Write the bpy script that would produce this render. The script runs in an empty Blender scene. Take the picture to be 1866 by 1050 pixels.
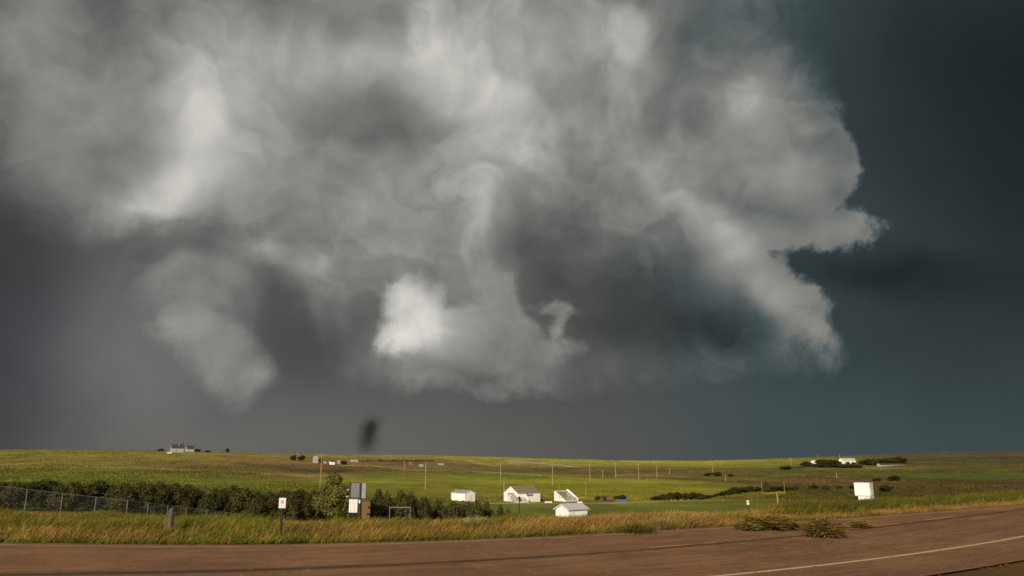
import bpy, bmesh, math, random
import numpy as np
from mathutils import Vector, Matrix, noise as mnoise

random.seed(7)
rng = np.random.default_rng(11)
R = math.radians
SC = bpy.context.scene
COL = SC.collection

# ---------------------------------------------------------------- camera
F = 1350.0                    # focal length in pixels of a 1866 px wide picture
EYE = 2.3                     # eye height above the road
HOR = 836.0                   # row of the eye-level horizon
PITCH = math.atan((HOR - 525.0) / F)
cam_data = bpy.data.cameras.new("camera")
cam = bpy.data.objects.new("camera", cam_data)
COL.objects.link(cam)
cam.location = (0, 0, 0)      # the eye is the origin, the road lies at -EYE
cam.rotation_euler = (R(90) + PITCH, 0, 0)
cam_data.sensor_fit = 'HORIZONTAL'
cam_data.sensor_width = 36.0
cam_data.lens = F / 1866.0 * 36.0
cam_data.clip_start = 0.1
cam_data.clip_end = 20000
SC.camera = cam

# ---------------------------------------------------------------- exposure
EXPO = 0.2
SC.view_settings.view_transform = 'Standard'
SC.view_settings.look = 'None'
SC.view_settings.gamma = 1.0
SC.view_settings.exposure = EXPO
SC.render.engine = 'CYCLES'
SC.cycles.filter_width = 1.6

# ---------------------------------------------------------------- sun (behind the viewer, slightly left, low and warm)
SUN_EL, SUN_AZ = R(25), R(200)          # azimuth clockwise from +y
sd = Vector((math.sin(SUN_AZ) * math.cos(SUN_EL), math.cos(SUN_AZ) * math.cos(SUN_EL), math.sin(SUN_EL)))
sun_data = bpy.data.lights.new("sun", 'SUN')
sun_data.energy = 3.6
sun_data.angle = R(0.6)
sun_data.color = (1.0, 0.88, 0.70)
sun = bpy.data.objects.new("sun", sun_data)
sun.rotation_euler = sd.to_track_quat('Z', 'Y').to_euler()
COL.objects.link(sun)


def ray(X, Y):
    """direction seen at a point of the photograph (1866 x 1050)"""
    u = (X - 933.0) / F
    v = (525.0 - Y) / F
    c, s = math.cos(PITCH), math.sin(PITCH)
    return (u, c - s * v, s + c * v)


def at(X, Y, d):
    """world point seen at X, Y whose distance along +y is d"""
    r = ray(X, Y)
    return Vector((r[0] / r[1] * d, d, r[2] / r[1] * d))


def on_plane(X, Y, z):
    r = ray(X, Y)
    k = z / r[2]
    return Vector((r[0] * k, r[1] * k, z))


# ---------------------------------------------------------------- world: nishita sky behind, storm clouds ahead
class NT:
    def __init__(s, tree):
        s.t = tree
        s.n = tree.nodes
        s.l = tree.links

    def put(s, sock, v):
        if v is None:
            return
        if hasattr(v, 'is_linked') or hasattr(v, 'links'):
            s.l.new(v, sock)
        else:
            sock.default_value = v

    def m(s, op, a=None, b=None, c=None, clamp=False):
        n = s.n.new('ShaderNodeMath')
        n.operation = op
        n.use_clamp = clamp
        for i, v in enumerate((a, b, c)):
            s.put(n.inputs[i], v)
        return n.outputs[0]

    def vm(s, op, a=None, b=None, out=0, scale=None):
        n = s.n.new('ShaderNodeVectorMath')
        n.operation = op
        s.put(n.inputs[0], a)
        s.put(n.inputs[1], b)
        if scale is not None:
            s.put(n.inputs['Scale'], scale)
        return n.outputs[out]

    def noise(s, vec, scale, detail=4.0, rough=0.55, dist=0.0, col=False, lac=2.0):
        n = s.n.new('ShaderNodeTexNoise')
        s.put(n.inputs['Vector'], vec)
        n.inputs['Scale'].default_value = scale
        n.inputs['Detail'].default_value = detail
        n.inputs['Roughness'].default_value = rough
        n.inputs['Lacunarity'].default_value = lac
        n.inputs['Distortion'].default_value = dist
        return n.outputs['Color'] if col else n.outputs[0]

    def step(s, v, a, b, o0=0.0, o1=1.0, kind='SMOOTHSTEP'):
        n = s.n.new('ShaderNodeMapRange')
        n.interpolation_type = kind
        s.put(n.inputs[0], v)
        for i, q in enumerate((a, b, o0, o1)):
            s.put(n.inputs[1 + i], q)
        return n.outputs[0]

    def mix(s, f, a, b):
        n = s.n.new('ShaderNodeMix')
        n.data_type = 'RGBA'
        s.put(n.inputs['Factor'], f)
        for nm, v in (('A', a), ('B', b)):
            sock = [q for q in n.inputs if q.name == nm and q.type == 'RGBA'][0]
            if isinstance(v, tuple) and len(v) == 3:
                v = (*v, 1)
            s.put(sock, v)
        return [q for q in n.outputs if q.type == 'RGBA'][0]

    def lerp(s, f, a, b):
        n = s.n.new('ShaderNodeMix')
        n.data_type = 'FLOAT'
        s.put(n.inputs[0], f)
        s.put(n.inputs[2], a)
        s.put(n.inputs[3], b)
        return n.outputs[0]


SK = 1.35


def sky_uv(X, Y):
    r = Vector(ray(X, Y)).normalized()
    return Vector((math.atan2(r.x, r.y) * SK, math.asin(r.z) * SK))


world = bpy.data.worlds.new("World")
SC.world = world
world.use_nodes = True
wt = world.node_tree
wt.nodes.clear()
W = NT(wt)
tc = wt.nodes.new('ShaderNodeTexCoord').outputs['Generated']
sx = wt.nodes.new('ShaderNodeSeparateXYZ')
wt.links.new(tc, sx.inputs[0])
az = W.m('MULTIPLY', W.m('ARCTAN2', sx.outputs[0], sx.outputs[1]), SK)
el = W.m('MULTIPLY', W.m('ARCSINE', sx.outputs[2]), SK)
cb = wt.nodes.new('ShaderNodeCombineXYZ')
wt.links.new(az, cb.inputs[0])
wt.links.new(el, cb.inputs[1])
P0 = cb.outputs[0]


def warp(vec, src, scale, amp, detail=3, rough=0.5):
    c = W.noise(src, scale, detail, rough, col=True)
    sp = wt.nodes.new('ShaderNodeSeparateColor')
    wt.links.new(c, sp.inputs[0])
    q = wt.nodes.new('ShaderNodeCombineXYZ')
    for i in (0, 1):
        wt.links.new(W.m('MULTIPLY_ADD', sp.outputs[i], amp, -0.5 * amp), q.inputs[i])
    return W.vm('ADD', vec, q.outputs[0])


P1 = warp(P0, P0, 5.0, 0.11, 3, 0.45)           # broad billows
P2 = warp(P1, P0, 17.0, 0.04, 5, 0.6)           # ragged edges


def local(P, cx, cy, a, b, rot):
    c0 = sky_uv(cx, cy)
    t = R(rot)
    e1 = sky_uv(cx + math.cos(t), cy + math.sin(t)) - c0
    e2 = sky_uv(cx - math.sin(t), cy + math.cos(t)) - c0
    n = wt.nodes.new('ShaderNodeMapping')
    n.vector_type = 'TEXTURE'
    wt.links.new(P, n.inputs['Vector'])
    n.inputs['Location'].default_value = (c0.x, c0.y, 0)
    n.inputs['Rotation'].default_value = (0, 0, math.atan2(e1.y, e1.x))
    n.inputs['Scale'].default_value = (e1.length * a, e2.length * b, 1)
    return W.vm('DOT_PRODUCT', n.outputs[0], n.outputs[0], out='Value')


TOKEN = [None, 0]


def seq(P, acc=None):
    """make the next shapes wait for the last result: keeps the shader's stack small (the offset is nil in size)"""
    if TOKEN[0] is None:
        return P
    n = wt.nodes.new('ShaderNodeVectorMath')
    n.operation = 'MULTIPLY_ADD'
    wt.links.new(TOKEN[0], n.inputs[0])
    n.inputs[1].default_value = (1e-7, 1e-7, 0)
    wt.links.new(P, n.inputs[2])
    return n.outputs[0]


def soft(P, base, blobs):
    acc = base
    Pk = P
    for i, (cx, cy, a, b, rot, w) in enumerate(blobs):
        if i % 8 == 0:
            Pk = seq(P)
        g = W.m('POWER', math.exp(-1.0), local(Pk, cx, cy, a, b, rot))
        acc = W.m('MULTIPLY_ADD', g, w, acc)
        TOKEN[0] = acc
    return acc


def shape(P, ells, k=0.12):
    """signed size (about 100 px units) inside a union of ellipses"""
    acc = None
    for i, (cx, cy, a, b, rot) in enumerate(ells):
        if i % 8 == 0:
            Pk = seq(P)
        r2 = local(Pk, cx, cy, a, b, rot)
        m = min(a, b) / 200.0
        e = W.m('MULTIPLY_ADD', r2, -m, m)
        acc = e if acc is None else W.m('SMOOTH_MAX', acc, e, k)
        TOKEN[0] = acc
    return acc


fine = W.noise(P1, 14.0, 8, 0.62)
med = W.noise(P1, 5.5, 5, 0.55)
# directional relief: noise minus the same noise shifted towards the light (upper left)
rel_a = W.noise(P1, 6.0, 5, 0.50)
rel_b = W.noise(W.vm('ADD', P1, (-0.022, 0.028, 0.0)), 6.0, 5, 0.50)
relief = W.m('SUBTRACT', rel_a, rel_b)
finec = W.m('SUBTRACT', fine, 0.5)
medc = W.m('SUBTRACT', med, 0.5)
edge = W.noise(P1, 24.0, 8, 0.68)
edgec = W.m('SUBTRACT', edge, 0.5)

# far storm wall and rain under the base
B = soft(P1, 0.308, [
    (560, 830, 620, 200, 0, .085), (240, 560, 170, 240, 0, .085),
    (1860, 120, 420, 330, 0, -.125), (1580, 505, 190, 46, 4, -.085), (1600, 620, 260, 90, 0, -.035), (250, 620, 160, 160, 0, .02),
    (1120, 600, 260, 70, 0, -.05), (560, 650, 90, 70, 0, -.03), (1900, 500, 260, 260, 0, -.05), (-60, 700, 220, 500, 0, -.08)])
B = W.m('MULTIPLY_ADD', medc, 0.03, B)

# main cloud mass
A = soft(P1, 0.515, [
    (362, 235, 80, 100, 5, .16), (295, 345, 115, 46, -28, .19), (430, 160, 280, 160, 0, .125), (240, 385, 70, 32, -5, .10),
    (215, 60, 90, 190, 0, -.14),
    (650, 100, 110, 34, 5, .11), (770, 60, 45, 90, 0, .12), (880, 160, 110, 180, -10, .12), (1150, 70, 50, 70, 0, .13),
    (1000, 90, 150, 80, 0, .07), (670, 215, 170, 70, 5, -.05), (722, 25, 30, 50, 0, -.07), (540, 15, 150, 40, 0, -.07),
    (560, 250, 100, 60, 0, -.03), (600, 310, 260, 50, 0, .02),
    (380, 436, 180, 40, -6, -.06), (400, 540, 130, 70, 0, -.03), (520, 530, 55, 90, 0, -.11), (290, 500, 110, 80, 0, -.05), (560, 635, 80, 60, 0, -.15),
    (630, 590, 80, 90, 0, -.08), (390, 520, 150, 100, 0, -.02), (-80, 300, 180, 400, 0, -.15),
    (868, 390, 38, 100, 5, .11), (905, 510, 45, 55, 30, .05), (950, 250, 80, 80, 0, .05),
    (500, 450, 26, 48, -20, .12), (545, 500, 60, 30, 30, .05), (640, 460, 120, 60, 0, .03),
    (1060, 410, 130, 110, 0, -.08), (1160, 545, 235, 100, 0, -.185), (985, 500, 60, 90, 0, -.05), (1290, 620, 210, 60, 0, -.11),
    (1090, 650, 220, 60, 0, -.08), (960, 400, 40, 60, 0, -.05),
    (1400, 290, 110, 80, 0, .06), (1545, 130, 130, 200, 0, -.13), (1450, 0, 260, 110, 0, -.14), (1250, 60, 70, 70, 0, -.05), (1200, 250, 160, 120, 0, -.02),
    (1270, 365, 130, 34, 36, .10), (1380, 480, 110, 42, 50, .10), (1455, 585, 80, 36, 42, .09),
    (1340, 180, 45, 50, 0, .12), (1365, 372, 110, 24, 20, -.07), (1500, 436, 90, 17, -3, .05), (1345, 600, 120, 50, 10, -.05), (1560, 380, 60, 40, 0, -.03),
    (1430, 380, 60, 30, 30, .04), (1220, 470, 60, 60, 0, -.03), (1300, 560, 90, 50, 20, -.03)])
# folds: a sawtooth over a smooth field climbs slowly and drops sharply, like one billow in front of the next
def folds(P, scale, k, off, amp_edge=0.22):
    q = W.noise(W.vm('ADD', P, (off, off * 1.7, 0.0)), scale, 2, 0.5)
    q = W.m('MULTIPLY_ADD', edgec, amp_edge / k, q)
    fr = W.m('FRACT', W.m('MULTIPLY', q, k))
    lo = W.step(foldsoft, 0.35, 0.62, 0.90, 0.45)
    return W.m('SUBTRACT', W.m('MULTIPLY', fr, W.step(fr, 1.0, lo)), 0.40)


foldsoft = W.noise(P0, 4.0, 3, 0.5)
fold1 = folds(P1, 3.2, 4.0, 3.1, 0.34)
fold2 = folds(P1, 8.0, 3.5, 8.7, 0.5)
calm = soft(P0, 1.0, [(1150, 560, 260, 120, 0, -.75), (600, 640, 120, 90, 0, -.4), (650, 210, 150, 60, 0, -.6)])
tex = W.m('MULTIPLY', finec, 0.11)
tex = W.m('MULTIPLY_ADD', medc, 0.09, tex)
tex = W.m('MULTIPLY_ADD', relief, 0.22, tex)
tex = W.m('MULTIPLY_ADD', fold1, 0.075, tex)
tex = W.m('MULTIPLY_ADD', fold2, 0.045, tex)
A = W.m('MULTIPLY_ADD', tex, calm, A)
S1 = shape(P2, [
    (640, 90, 840, 345, 0), (1295, 210, 215, 205, 0), (1445, 320, 125, 120, 10), (1505, 432, 112, 32, -1), (1370, 425, 80, 50, 15), (1300, 592, 175, 66, 8), (1482, 606, 56, 30, 42),
    (1312, 470, 246, 78, 42), (900, 470, 430, 245, 0), (300, 300, 300, 105, -12), (1150, 600, 260, 90, 0), (400, 480, 150, 110, 20)], 0.15)
S1 = W.m('MULTIPLY_ADD', edgec, 0.42, S1)
smooth1 = soft(P0, 0.0, [(1180, 690, 330, 70, 0, 1.0), (540, 620, 200, 150, 0, 1.0), (380, 560, 220, 100, 0, 1.2), (120, 420, 220, 100, 0, 1.1), (1440, 90, 120, 110, 0, 1.2)])
M1 = W.step(S1, W.m('MULTIPLY_ADD', smooth1, -0.28, -0.06), W.m('MULTIPLY_ADD', smooth1, 0.48, 0.08))
L = W.lerp(M1, B, A)


def lump(L, w, ells, amp=0.3, lo=-0.06, hi=0.16, top=None):
    q = W.m('MULTIPLY_ADD', edgec, amp, shape(P2, ells, 0.1))
    k = W.step(q, lo, hi)
    return W.m('MULTIPLY_ADD', k, w, L)


# separate billows standing out of the mass
L = lump(L, .05, [(872, 350, 34, 50, 20), (862, 430, 30, 72, 0), (905, 525, 26, 62, -28), (815, 350, 60, 26, -14)], amp=.5, lo=-.08, hi=.13)
L = lump(L, .05, [(790, 60, 46, 80, 0), (850, 120, 80, 90, 20), (930, 220, 90, 80, 20)], lo=-.08, hi=.3)
L = lump(L, .045, [(1045, 235, 52, 60, 0), (985, 290, 60, 40, 0), (1080, 215, 20, 20, 0)], lo=-.05, hi=.2)
L = lump(L, .06, [(1150, 60, 48, 70, -8), (1175, 100, 24, 24, 0)], lo=-.05, hi=.2)
L = lump(L, .045, [(500, 450, 28, 45, -18), (560, 490, 60, 50, 30), (600, 570, 40, 60, 0)], lo=-.05, hi=.25)
L = lump(L, .035, [(330, 480, 60, 50, 0), (400, 520, 40, 60, 20)], lo=-.1, hi=.3)
L = lump(L, -.075, [(670, 212, 165, 62, 6), (580, 165, 90, 26, 12)], lo=-.08, hi=.26)
L = lump(L, .05, [(1250, 350, 110, 30, 30), (1360, 440, 95, 38, 45), (1425, 540, 75, 42, 52), (1480, 605, 66, 30, 42)], lo=-.03, hi=.30)
L = lump(L, .04, [(1140, 415, 34, 9, 15), (1165, 480, 14, 34, -15)], lo=-.06, hi=.08)
L = lump(L, .04, [(1225, 270, 70, 12, -14), (1350, 175, 34, 40, 0), (1240, 230, 12, 40, 20)], lo=-.06, hi=.12)
L = lump(L, -.03, [(1380, 365, 110, 30, 15), (1330, 300, 60, 20, 0)], lo=-.10, hi=.2)

# lower left lobe
A2 = soft(P1, 0.53, [(330, 585, 50, 50, 0, .04), (430, 640, 70, 50, 30, .03), (400, 730, 70, 30, 0, -.06), (470, 700, 30, 40, 0, .03),
                     (470, 560, 60, 60, 0, -.10), (340, 500, 120, 40, 0, -.06)])
A2 = W.m('MULTIPLY_ADD', finec, 0.07, A2)
A2 = W.m('MULTIPLY_ADD', relief, 0.25, A2)
S2 = shape(P2, [(345, 585, 68, 56, 0), (395, 640, 130, 64, 42), (458, 695, 42, 55, 20), (370, 520, 70, 60, 0)], 0.1)
S2 = W.m('MULTIPLY_ADD', edgec, 0.35, S2)
up = W.step(el, sky_uv(300, 540).y + .02, sky_uv(300, 600).y)
L = W.lerp(W.m('MULTIPLY', W.step(S2, -0.08, 0.30), W.m('MULTIPLY_ADD', up, .5, .42)), L, A2)

# bright billow, grey shelf and curl
A3 = soft(P1, 0.51, [(790, 590, 80, 80, 0, .10), (705, 620, 30, 50, 0, .10), (820, 560, 60, 90, 0, .03),
                     (900, 700, 150, 28, 0, -.12), (960, 640, 90, 50, 0, -.02), (1025, 590, 30, 50, 0, .02), (740, 690, 70, 22, 0, -.10)])
A3 = W.m('MULTIPLY_ADD', finec, 0.09, A3)
A3 = W.m('MULTIPLY_ADD', relief, 0.28, A3)
S3b = W.m('MULTIPLY_ADD', edgec, 0.18, shape(P2, [(728, 556, 48, 52, -20), (768, 592, 64, 46, 38), (735, 620, 48, 46, 0)], 0.12))
fadeR = W.step(az, sky_uv(860, 580).x, sky_uv(765, 580).x)
A3 = W.m('MULTIPLY_ADD', W.m('MULTIPLY', W.step(S3b, -0.24, 0.46), fadeR), 0.32, A3)
S3 = shape(P2, [(748, 575, 70, 82, -14), (780, 630, 95, 50, 15), (880, 625, 115, 78, 0), (960, 645, 95, 32, -3), (1022, 600, 17, 44, 12),
                (1012, 560, 36, 13, 12), (905, 530, 42, 95, -30)], 0.08)
S3 = W.m('MULTIPLY_ADD', edgec, 0.30, S3)
L = W.lerp(W.step(S3, -0.08, 0.13), L, A3)

# small dark scrap of cloud over the far ridge
Pn = warp(P0, P0, 30.0, 0.012, 2, 0.5)
S4 = soft(Pn, 0.0, [(671, 794, 15, 26, 8, 1.0), (680, 776, 12, 12, 0, .5)])
L = W.m('MULTIPLY_ADD', W.m('MINIMUM', S4, 1.0), -0.17, L)

L = W.m('MAXIMUM', L, 0.06)
lin = W.m('POWER', L, 2.25)
# hue: teal in the dark right, slate blue low left, warm in the lit parts
dark = W.step(L, 0.52, 0.28)
right = W.step(az, 0.06, 0.50)
leftb = W.m('MULTIPLY', W.step(az, -0.22, -0.60), W.step(el, 0.42, 0.20))
teal = W.m('MULTIPLY', dark, W.m('MULTIPLY_ADD', right, 0.8, 0.15))
tint = W.mix(teal, (1.0, 1.0, 0.93), (0.70, 1.0, 1.10))
tint = W.mix(W.m('MULTIPLY', leftb, dark), tint, (0.95, 0.99, 1.08))
warmlow = W.m('MULTIPLY', W.step(el, 0.12, 0.0), W.step(az, 0.4, -0.1))
tint = W.mix(W.step(L, 0.66, 0.82), tint, (1.05, 1.0, 0.93))
tint = W.mix(W.m('MULTIPLY', warmlow, 0.6), tint, (1.07, 1.0, 0.86))
cl = W.vm('SCALE', tint, scale=W.m('MULTIPLY', lin, 2.0 ** -EXPO))
bg_cloud = wt.nodes.new('ShaderNodeBackground')
wt.links.new(cl, bg_cloud.inputs[0])
bg_cloud.inputs[1].default_value = 1.0
sky = wt.nodes.new('ShaderNodeTexSky')
sky.sky_type = 'NISHITA'
sky.sun_disc = False
sky.sun_elevation = SUN_EL
sky.sun_rotation = SUN_AZ
sky.dust_density = 2.0
bg_sky = wt.nodes.new('ShaderNodeBackground')
wt.links.new(sky.outputs[0], bg_sky.inputs[0])
bg_sky.inputs[1].default_value = 0.07
# the storm stands ahead and overhead, the clear evening sky behind the viewer
cover = W.step(W.m('MULTIPLY_ADD', W.m('SUBTRACT', med, 0.5), 0.5, sx.outputs[1]), -0.35, 0.05)
mx = wt.nodes.new('ShaderNodeMixShader')
wt.links.new(cover, mx.inputs[0])
wt.links.new(bg_sky.outputs[0], mx.inputs[1])
wt.links.new(bg_cloud.outputs[0], mx.inputs[2])
wo = wt.nodes.new('ShaderNodeOutputWorld')
wt.links.new(mx.outputs[0], wo.inputs[0])

# ================================================================ helpers
def srgb(*c):
    return tuple(((v / 255.0 + 0.055) / 1.055) ** 2.4 if v > 10 else v / 255.0 / 12.92 for v in c)


KA = 0.80     # picture value of a sunlit level surface of albedo 1, used to turn picture colours into albedo


def alb(*c, k=KA):
    return tuple(min(0.9, v / k) for v in srgb(*c))


def material(name, color, rough=0.9, var=0.25, scale=3.0, var2=0.0, scale2=40.0, spec=0.2, metallic=0.0, island=0.0,
             bump=0.0, rust=None, attr=None, trans=0.0, stretch=None):
    """procedural paint, wood, leaf or soil: a base colour broken up by two sizes of noise"""
    m = bpy.data.materials.new(name)
    m.use_nodes = True
    t = m.node_tree
    g = NT(t)
    bs = t.nodes['Principled BSDF']
    co = t.nodes.new('ShaderNodeTexCoord').outputs['Object']
    if stretch:
        co = g.vm('MULTIPLY', co, stretch)
    base = color if color is None else (*color, 1)
    if attr:
        a = t.nodes.new('ShaderNodeAttribute')
        a.attribute_name = attr
        base = a.outputs['Color']
    f = g.m('MULTIPLY_ADD', g.noise(co, scale, 5, 0.6), 2 * var, 1 - var)
    if var2:
        f = g.m('MULTIPLY', f, g.m('MULTIPLY_ADD', g.noise(co, scale2, 3, 0.6), 2 * var2, 1 - var2))
    if island:
        r_ = t.nodes.new('ShaderNodeNewGeometry').outputs['Random Per Island']
        f = g.m('MULTIPLY', f, g.m('MULTIPLY_ADD', r_, 2 * island, 1 - island))
    if attr:
        c = g.vm('SCALE', base, scale=f)
    else:
        c = g.vm('SCALE', color, scale=f)
    if rust:
        rk = g.step(g.noise(co, scale * 1.7, 6, 0.7), 0.56, 0.70)
        c = g.mix(g.m('MULTIPLY', rk, 0.6), c, rust)
    t.links.new(c, bs.inputs['Base Color'])
    bs.inputs['Roughness'].default_value = rough
    bs.inputs['Specular IOR Level'].default_value = spec
    bs.inputs['Metallic'].default_value = metallic
    if trans:
        bs.inputs['Transmission Weight'].default_value = 0
        bs.inputs['Subsurface Weight'].default_value = 0
    if bump:
        b = t.nodes.new('ShaderNodeBump')
        b.inputs['Strength'].default_value = bump
        b.inputs['Distance'].default_value = 0.05
        t.links.new(g.noise(co, scale2, 5, 0.6), b.inputs['Height'])
        t.links.new(b.outputs[0], bs.inputs['Normal'])
    return m


class MB:
    """collects shapes and links them as one mesh object"""
    def __init__(s):
        s.v = []
        s.f = []

    def add(s, vs, fs):
        o = len(s.v)
        s.v += [tuple(v) for v in vs]
        s.f += [tuple(i + o for i in f) for f in fs]
        return s

    def box(s, x0, x1, y0, y1, z0, z1):
        return s.add([(x0, y0, z0), (x1, y0, z0), (x1, y1, z0), (x0, y1, z0), (x0, y0, z1), (x1, y0, z1), (x1, y1, z1), (x0, y1, z1)],
                     [(0, 3, 2, 1), (4, 5, 6, 7), (0, 1, 5, 4), (1, 2, 6, 5), (2, 3, 7, 6), (3, 0, 4, 7)])

    def tube(s, p, q, r0, r1=None, n=8):
        p, q = Vector(p), Vector(q)
        r1 = r0 if r1 is None else r1
        d = (q - p).normalized()
        a = d.orthogonal().normalized()
        b = d.cross(a)
        vs = []
        for c, r in ((p, r0), (q, r1)):
            for i in range(n):
                t = 2 * math.pi * i / n
                vs.append(c + a * math.cos(t) * r + b * math.sin(t) * r)
        fs = [(i, (i + 1) % n, n + (i + 1) % n, n + i) for i in range(n)]
        fs += [tuple(range(n - 1, -1, -1)), tuple(range(n, 2 * n))]
        return s.add(vs, fs)

    def path(s, pts, r, n=8):
        for a, b in zip(pts[:-1], pts[1:]):
            s.tube(a, b, r, r, n)
        return s

    def prism(s, poly, axis, a, b):
        """poly: (u, v) outline extruded along axis 0=x 1=y 2=z from a to b"""
        n = len(poly)
        vs = []
        for w in (a, b):
            for (u, v) in poly:
                vs.append({0: (w, u, v), 1: (u, w, v), 2: (u, v, w)}[axis])
        fs = [tuple(range(n)), tuple(range(2 * n - 1, n - 1, -1))]
        fs += [(i, n + i, n + (i + 1) % n, (i + 1) % n) for i in range(n)]
        return s.add(vs, fs)

    def lathe(s, prof, n=12, c=(0, 0)):
        vs = []
        for (r, z) in prof:
            for i in range(n):
                t = 2 * math.pi * i / n
                vs.append((c[0] + r * math.cos(t), c[1] + r * math.sin(t), z))
        fs = []
        for k in range(len(prof) - 1):
            for i in range(n):
                j = (i + 1) % n
                fs.append((k * n + i, k * n + j, (k + 1) * n + j, (k + 1) * n + i))
        fs += [tuple(range(n - 1, -1, -1)), tuple((len(prof) - 1) * n + i for i in range(n))]
        return s.add(vs, fs)

    def build(s, name, mat, parent=None, bevel=0.0, smooth=False):
        me = bpy.data.meshes.new(name)
        me.from_pydata(s.v, [], s.f)
        me.update()
        bm = bmesh.new()
        bm.from_mesh(me)
        bmesh.ops.recalc_face_normals(bm, faces=bm.faces)
        if bevel:
            bmesh.ops.bevel(bm, geom=bm.edges[:], offset=bevel, segments=1, affect='EDGES')
        bm.to_mesh(me)
        bm.free()
        me.materials.append(mat)
        if smooth:
            for p in me.polygons:
                p.use_smooth = True
        o = bpy.data.objects.new(name, me)
        COL.objects.link(o)
        if parent:
            o.parent = parent
        return o


def np_mesh(name, verts, faces, mat, attr=None, smooth=False):
    """fast mesh from arrays; all faces have the same number of corners"""
    me = bpy.data.meshes.new(name)
    n, k = faces.shape
    me.vertices.add(len(verts))
    me.vertices.foreach_set('co', np.asarray(verts, dtype=np.float32).ravel())
    me.loops.add(n * k)
    me.loops.foreach_set('vertex_index', faces.astype(np.int32).ravel())
    me.polygons.add(n)
    me.polygons.foreach_set('loop_start', np.arange(n, dtype=np.int32) * k)
    me.update(calc_edges=True)
    if smooth:
        me.polygons.foreach_set('use_smooth', np.ones(n, dtype=bool))
    if attr:
        for an, arr in attr.items():
            a = me.attributes.new(an, 'FLOAT_COLOR', 'POINT')
            c = np.ones((len(verts), 4), dtype=np.float32)
            c[:, :3] = arr
            a.data.foreach_set('color', c.ravel())
    me.materials.append(mat)
    me.validate()
    o = bpy.data.objects.new(name, me)
    COL.objects.link(o)
    return o


def tag(o, label=None, cat=None, group=None, kind=None):
    if label:
        o['label'] = label
    if cat:
        o['category'] = cat
    if group:
        o['group'] = group
    if kind:
        o['kind'] = kind
    return o


def empty(name, loc, rz=0.0):
    o = bpy.data.objects.new(name, None)
    o.empty_display_size = 0.2
    COL.objects.link(o)
    o.location = loc
    o.rotation_euler = (0, 0, rz)
    return o


def copy_tree(o, parent=None):
    c = o.copy()
    COL.objects.link(c)
    if parent:
        c.parent = parent
    for ch in list(o.children):
        copy_tree(ch, c)
    return c


def hash2(ix, iy, seed):
    h = (ix.astype(np.int64) * 374761393 + iy.astype(np.int64) * 668265263 + seed * 1274126177) & 0x7fffffff
    h = (h ^ (h >> 13)) * 1274126177 & 0x7fffffff
    return ((h ^ (h >> 16)) & 0xffff) / 65535.0


def vnoise(x, y, seed=0):
    ix, iy = np.floor(x), np.floor(y)
    fx, fy = x - ix, y - iy
    fx, fy = fx * fx * (3 - 2 * fx), fy * fy * (3 - 2 * fy)
    a, b = hash2(ix, iy, seed), hash2(ix + 1, iy, seed)
    c, d = hash2(ix, iy + 1, seed), hash2(ix + 1, iy + 1, seed)
    return (a * (1 - fx) + b * fx) * (1 - fy) + (c * (1 - fx) + d * fx) * fy


def fbm(x, y, seed=0, octv=4):
    s, amp, tot = 0.0, 1.0, 0.0
    for o in range(octv):
        s = s + amp * vnoise(x * 2 ** o, y * 2 ** o, seed + o)
        tot += amp
        amp *= 0.55
    return s / tot


# ================================================================ lie of the land
def curve_pts(px, z=-EYE):
    return np.array([on_plane(X, Y, z)[:2] for X, Y in px])


far_line = curve_pts([(233, 997), (450, 995), (700, 992), (900, 986), (1080, 976), (1300, 964), (1450, 953), (1633, 940)])
mid_line = curve_pts([(233, 1043), (420, 1039), (583, 1034), (830, 1022), (1083, 1007), (1190, 1000), (1310, 990), (1450, 976), (1600, 960)])


def smooth_curve(p, ext=60.0):
    """quadratic fit of y over x, straight beyond its ends"""
    k = np.polyfit(p[:, 0], p[:, 1], 3)
    x0, x1 = p[0, 0], p[-1, 0]
    d0, d1 = np.polyval(np.polyder(k), x0), np.polyval(np.polyder(k), x1)

    def f(x):
        x = np.asarray(x, dtype=float)
        y = np.polyval(k, np.clip(x, x0, x1))
        return y + np.minimum(x - x0, 0) * d0 + np.maximum(x - x1, 0) * d1
    return f


farY = smooth_curve(far_line)
midY = smooth_curve(mid_line)

DS = [60, 100, 135, 200, 260, 420, 620, 800, 1200, 1800, 3000, 8000]
XS = [-100, 233, 400, 583, 775, 950, 1100, 1300, 1450, 1633, 1900]
YT = {
    -100: [958, 934, 914, 898, 885, 862, 838, 820, 821, 824, 830, 838],
    233: [958, 934, 914, 898, 885, 862, 838, 819, 821, 824, 830, 838],
    400: [978, 946, 924, 904, 890, 866, 845, 828, 823.5, 826, 832, 838],
    583: [1000, 970, 942, 915, 900, 875, 855, 842, 829, 828.5, 833, 838],
    775: [1040, 1000, 965, 930, 908, 880, 863, 852, 838, 829, 834, 840],
    950: [1060, 1020, 985, 938, 914, 884, 868, 858, 846, 834, 838, 843],
    1100: [1060, 1020, 985, 938, 915, 884, 868, 858, 848, 840, 841, 844],
    1300: [1050, 1010, 975, 936, 914, 884, 868, 858, 848, 840, 842, 845],
    1450: [1040, 1000, 965, 932, 912, 884, 864, 850, 840, 834, 838, 843],
    1633: [1030, 990, 955, 925, 908, 884, 862, 847, 832, 824, 830, 840],
    1900: [1020, 985, 950, 920, 900, 875, 855, 840, 826, 820, 826, 838]}
GX = np.linspace(-500, 2400, 291)
GD = np.linspace(math.log(60), math.log(8000), 200)
_cols = np.array([np.interp(GD, np.log(DS), YT[X]) for X in XS])
GRID = np.array([np.interp(GX, XS, _cols[:, i]) for i in range(len(GD))])


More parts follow.
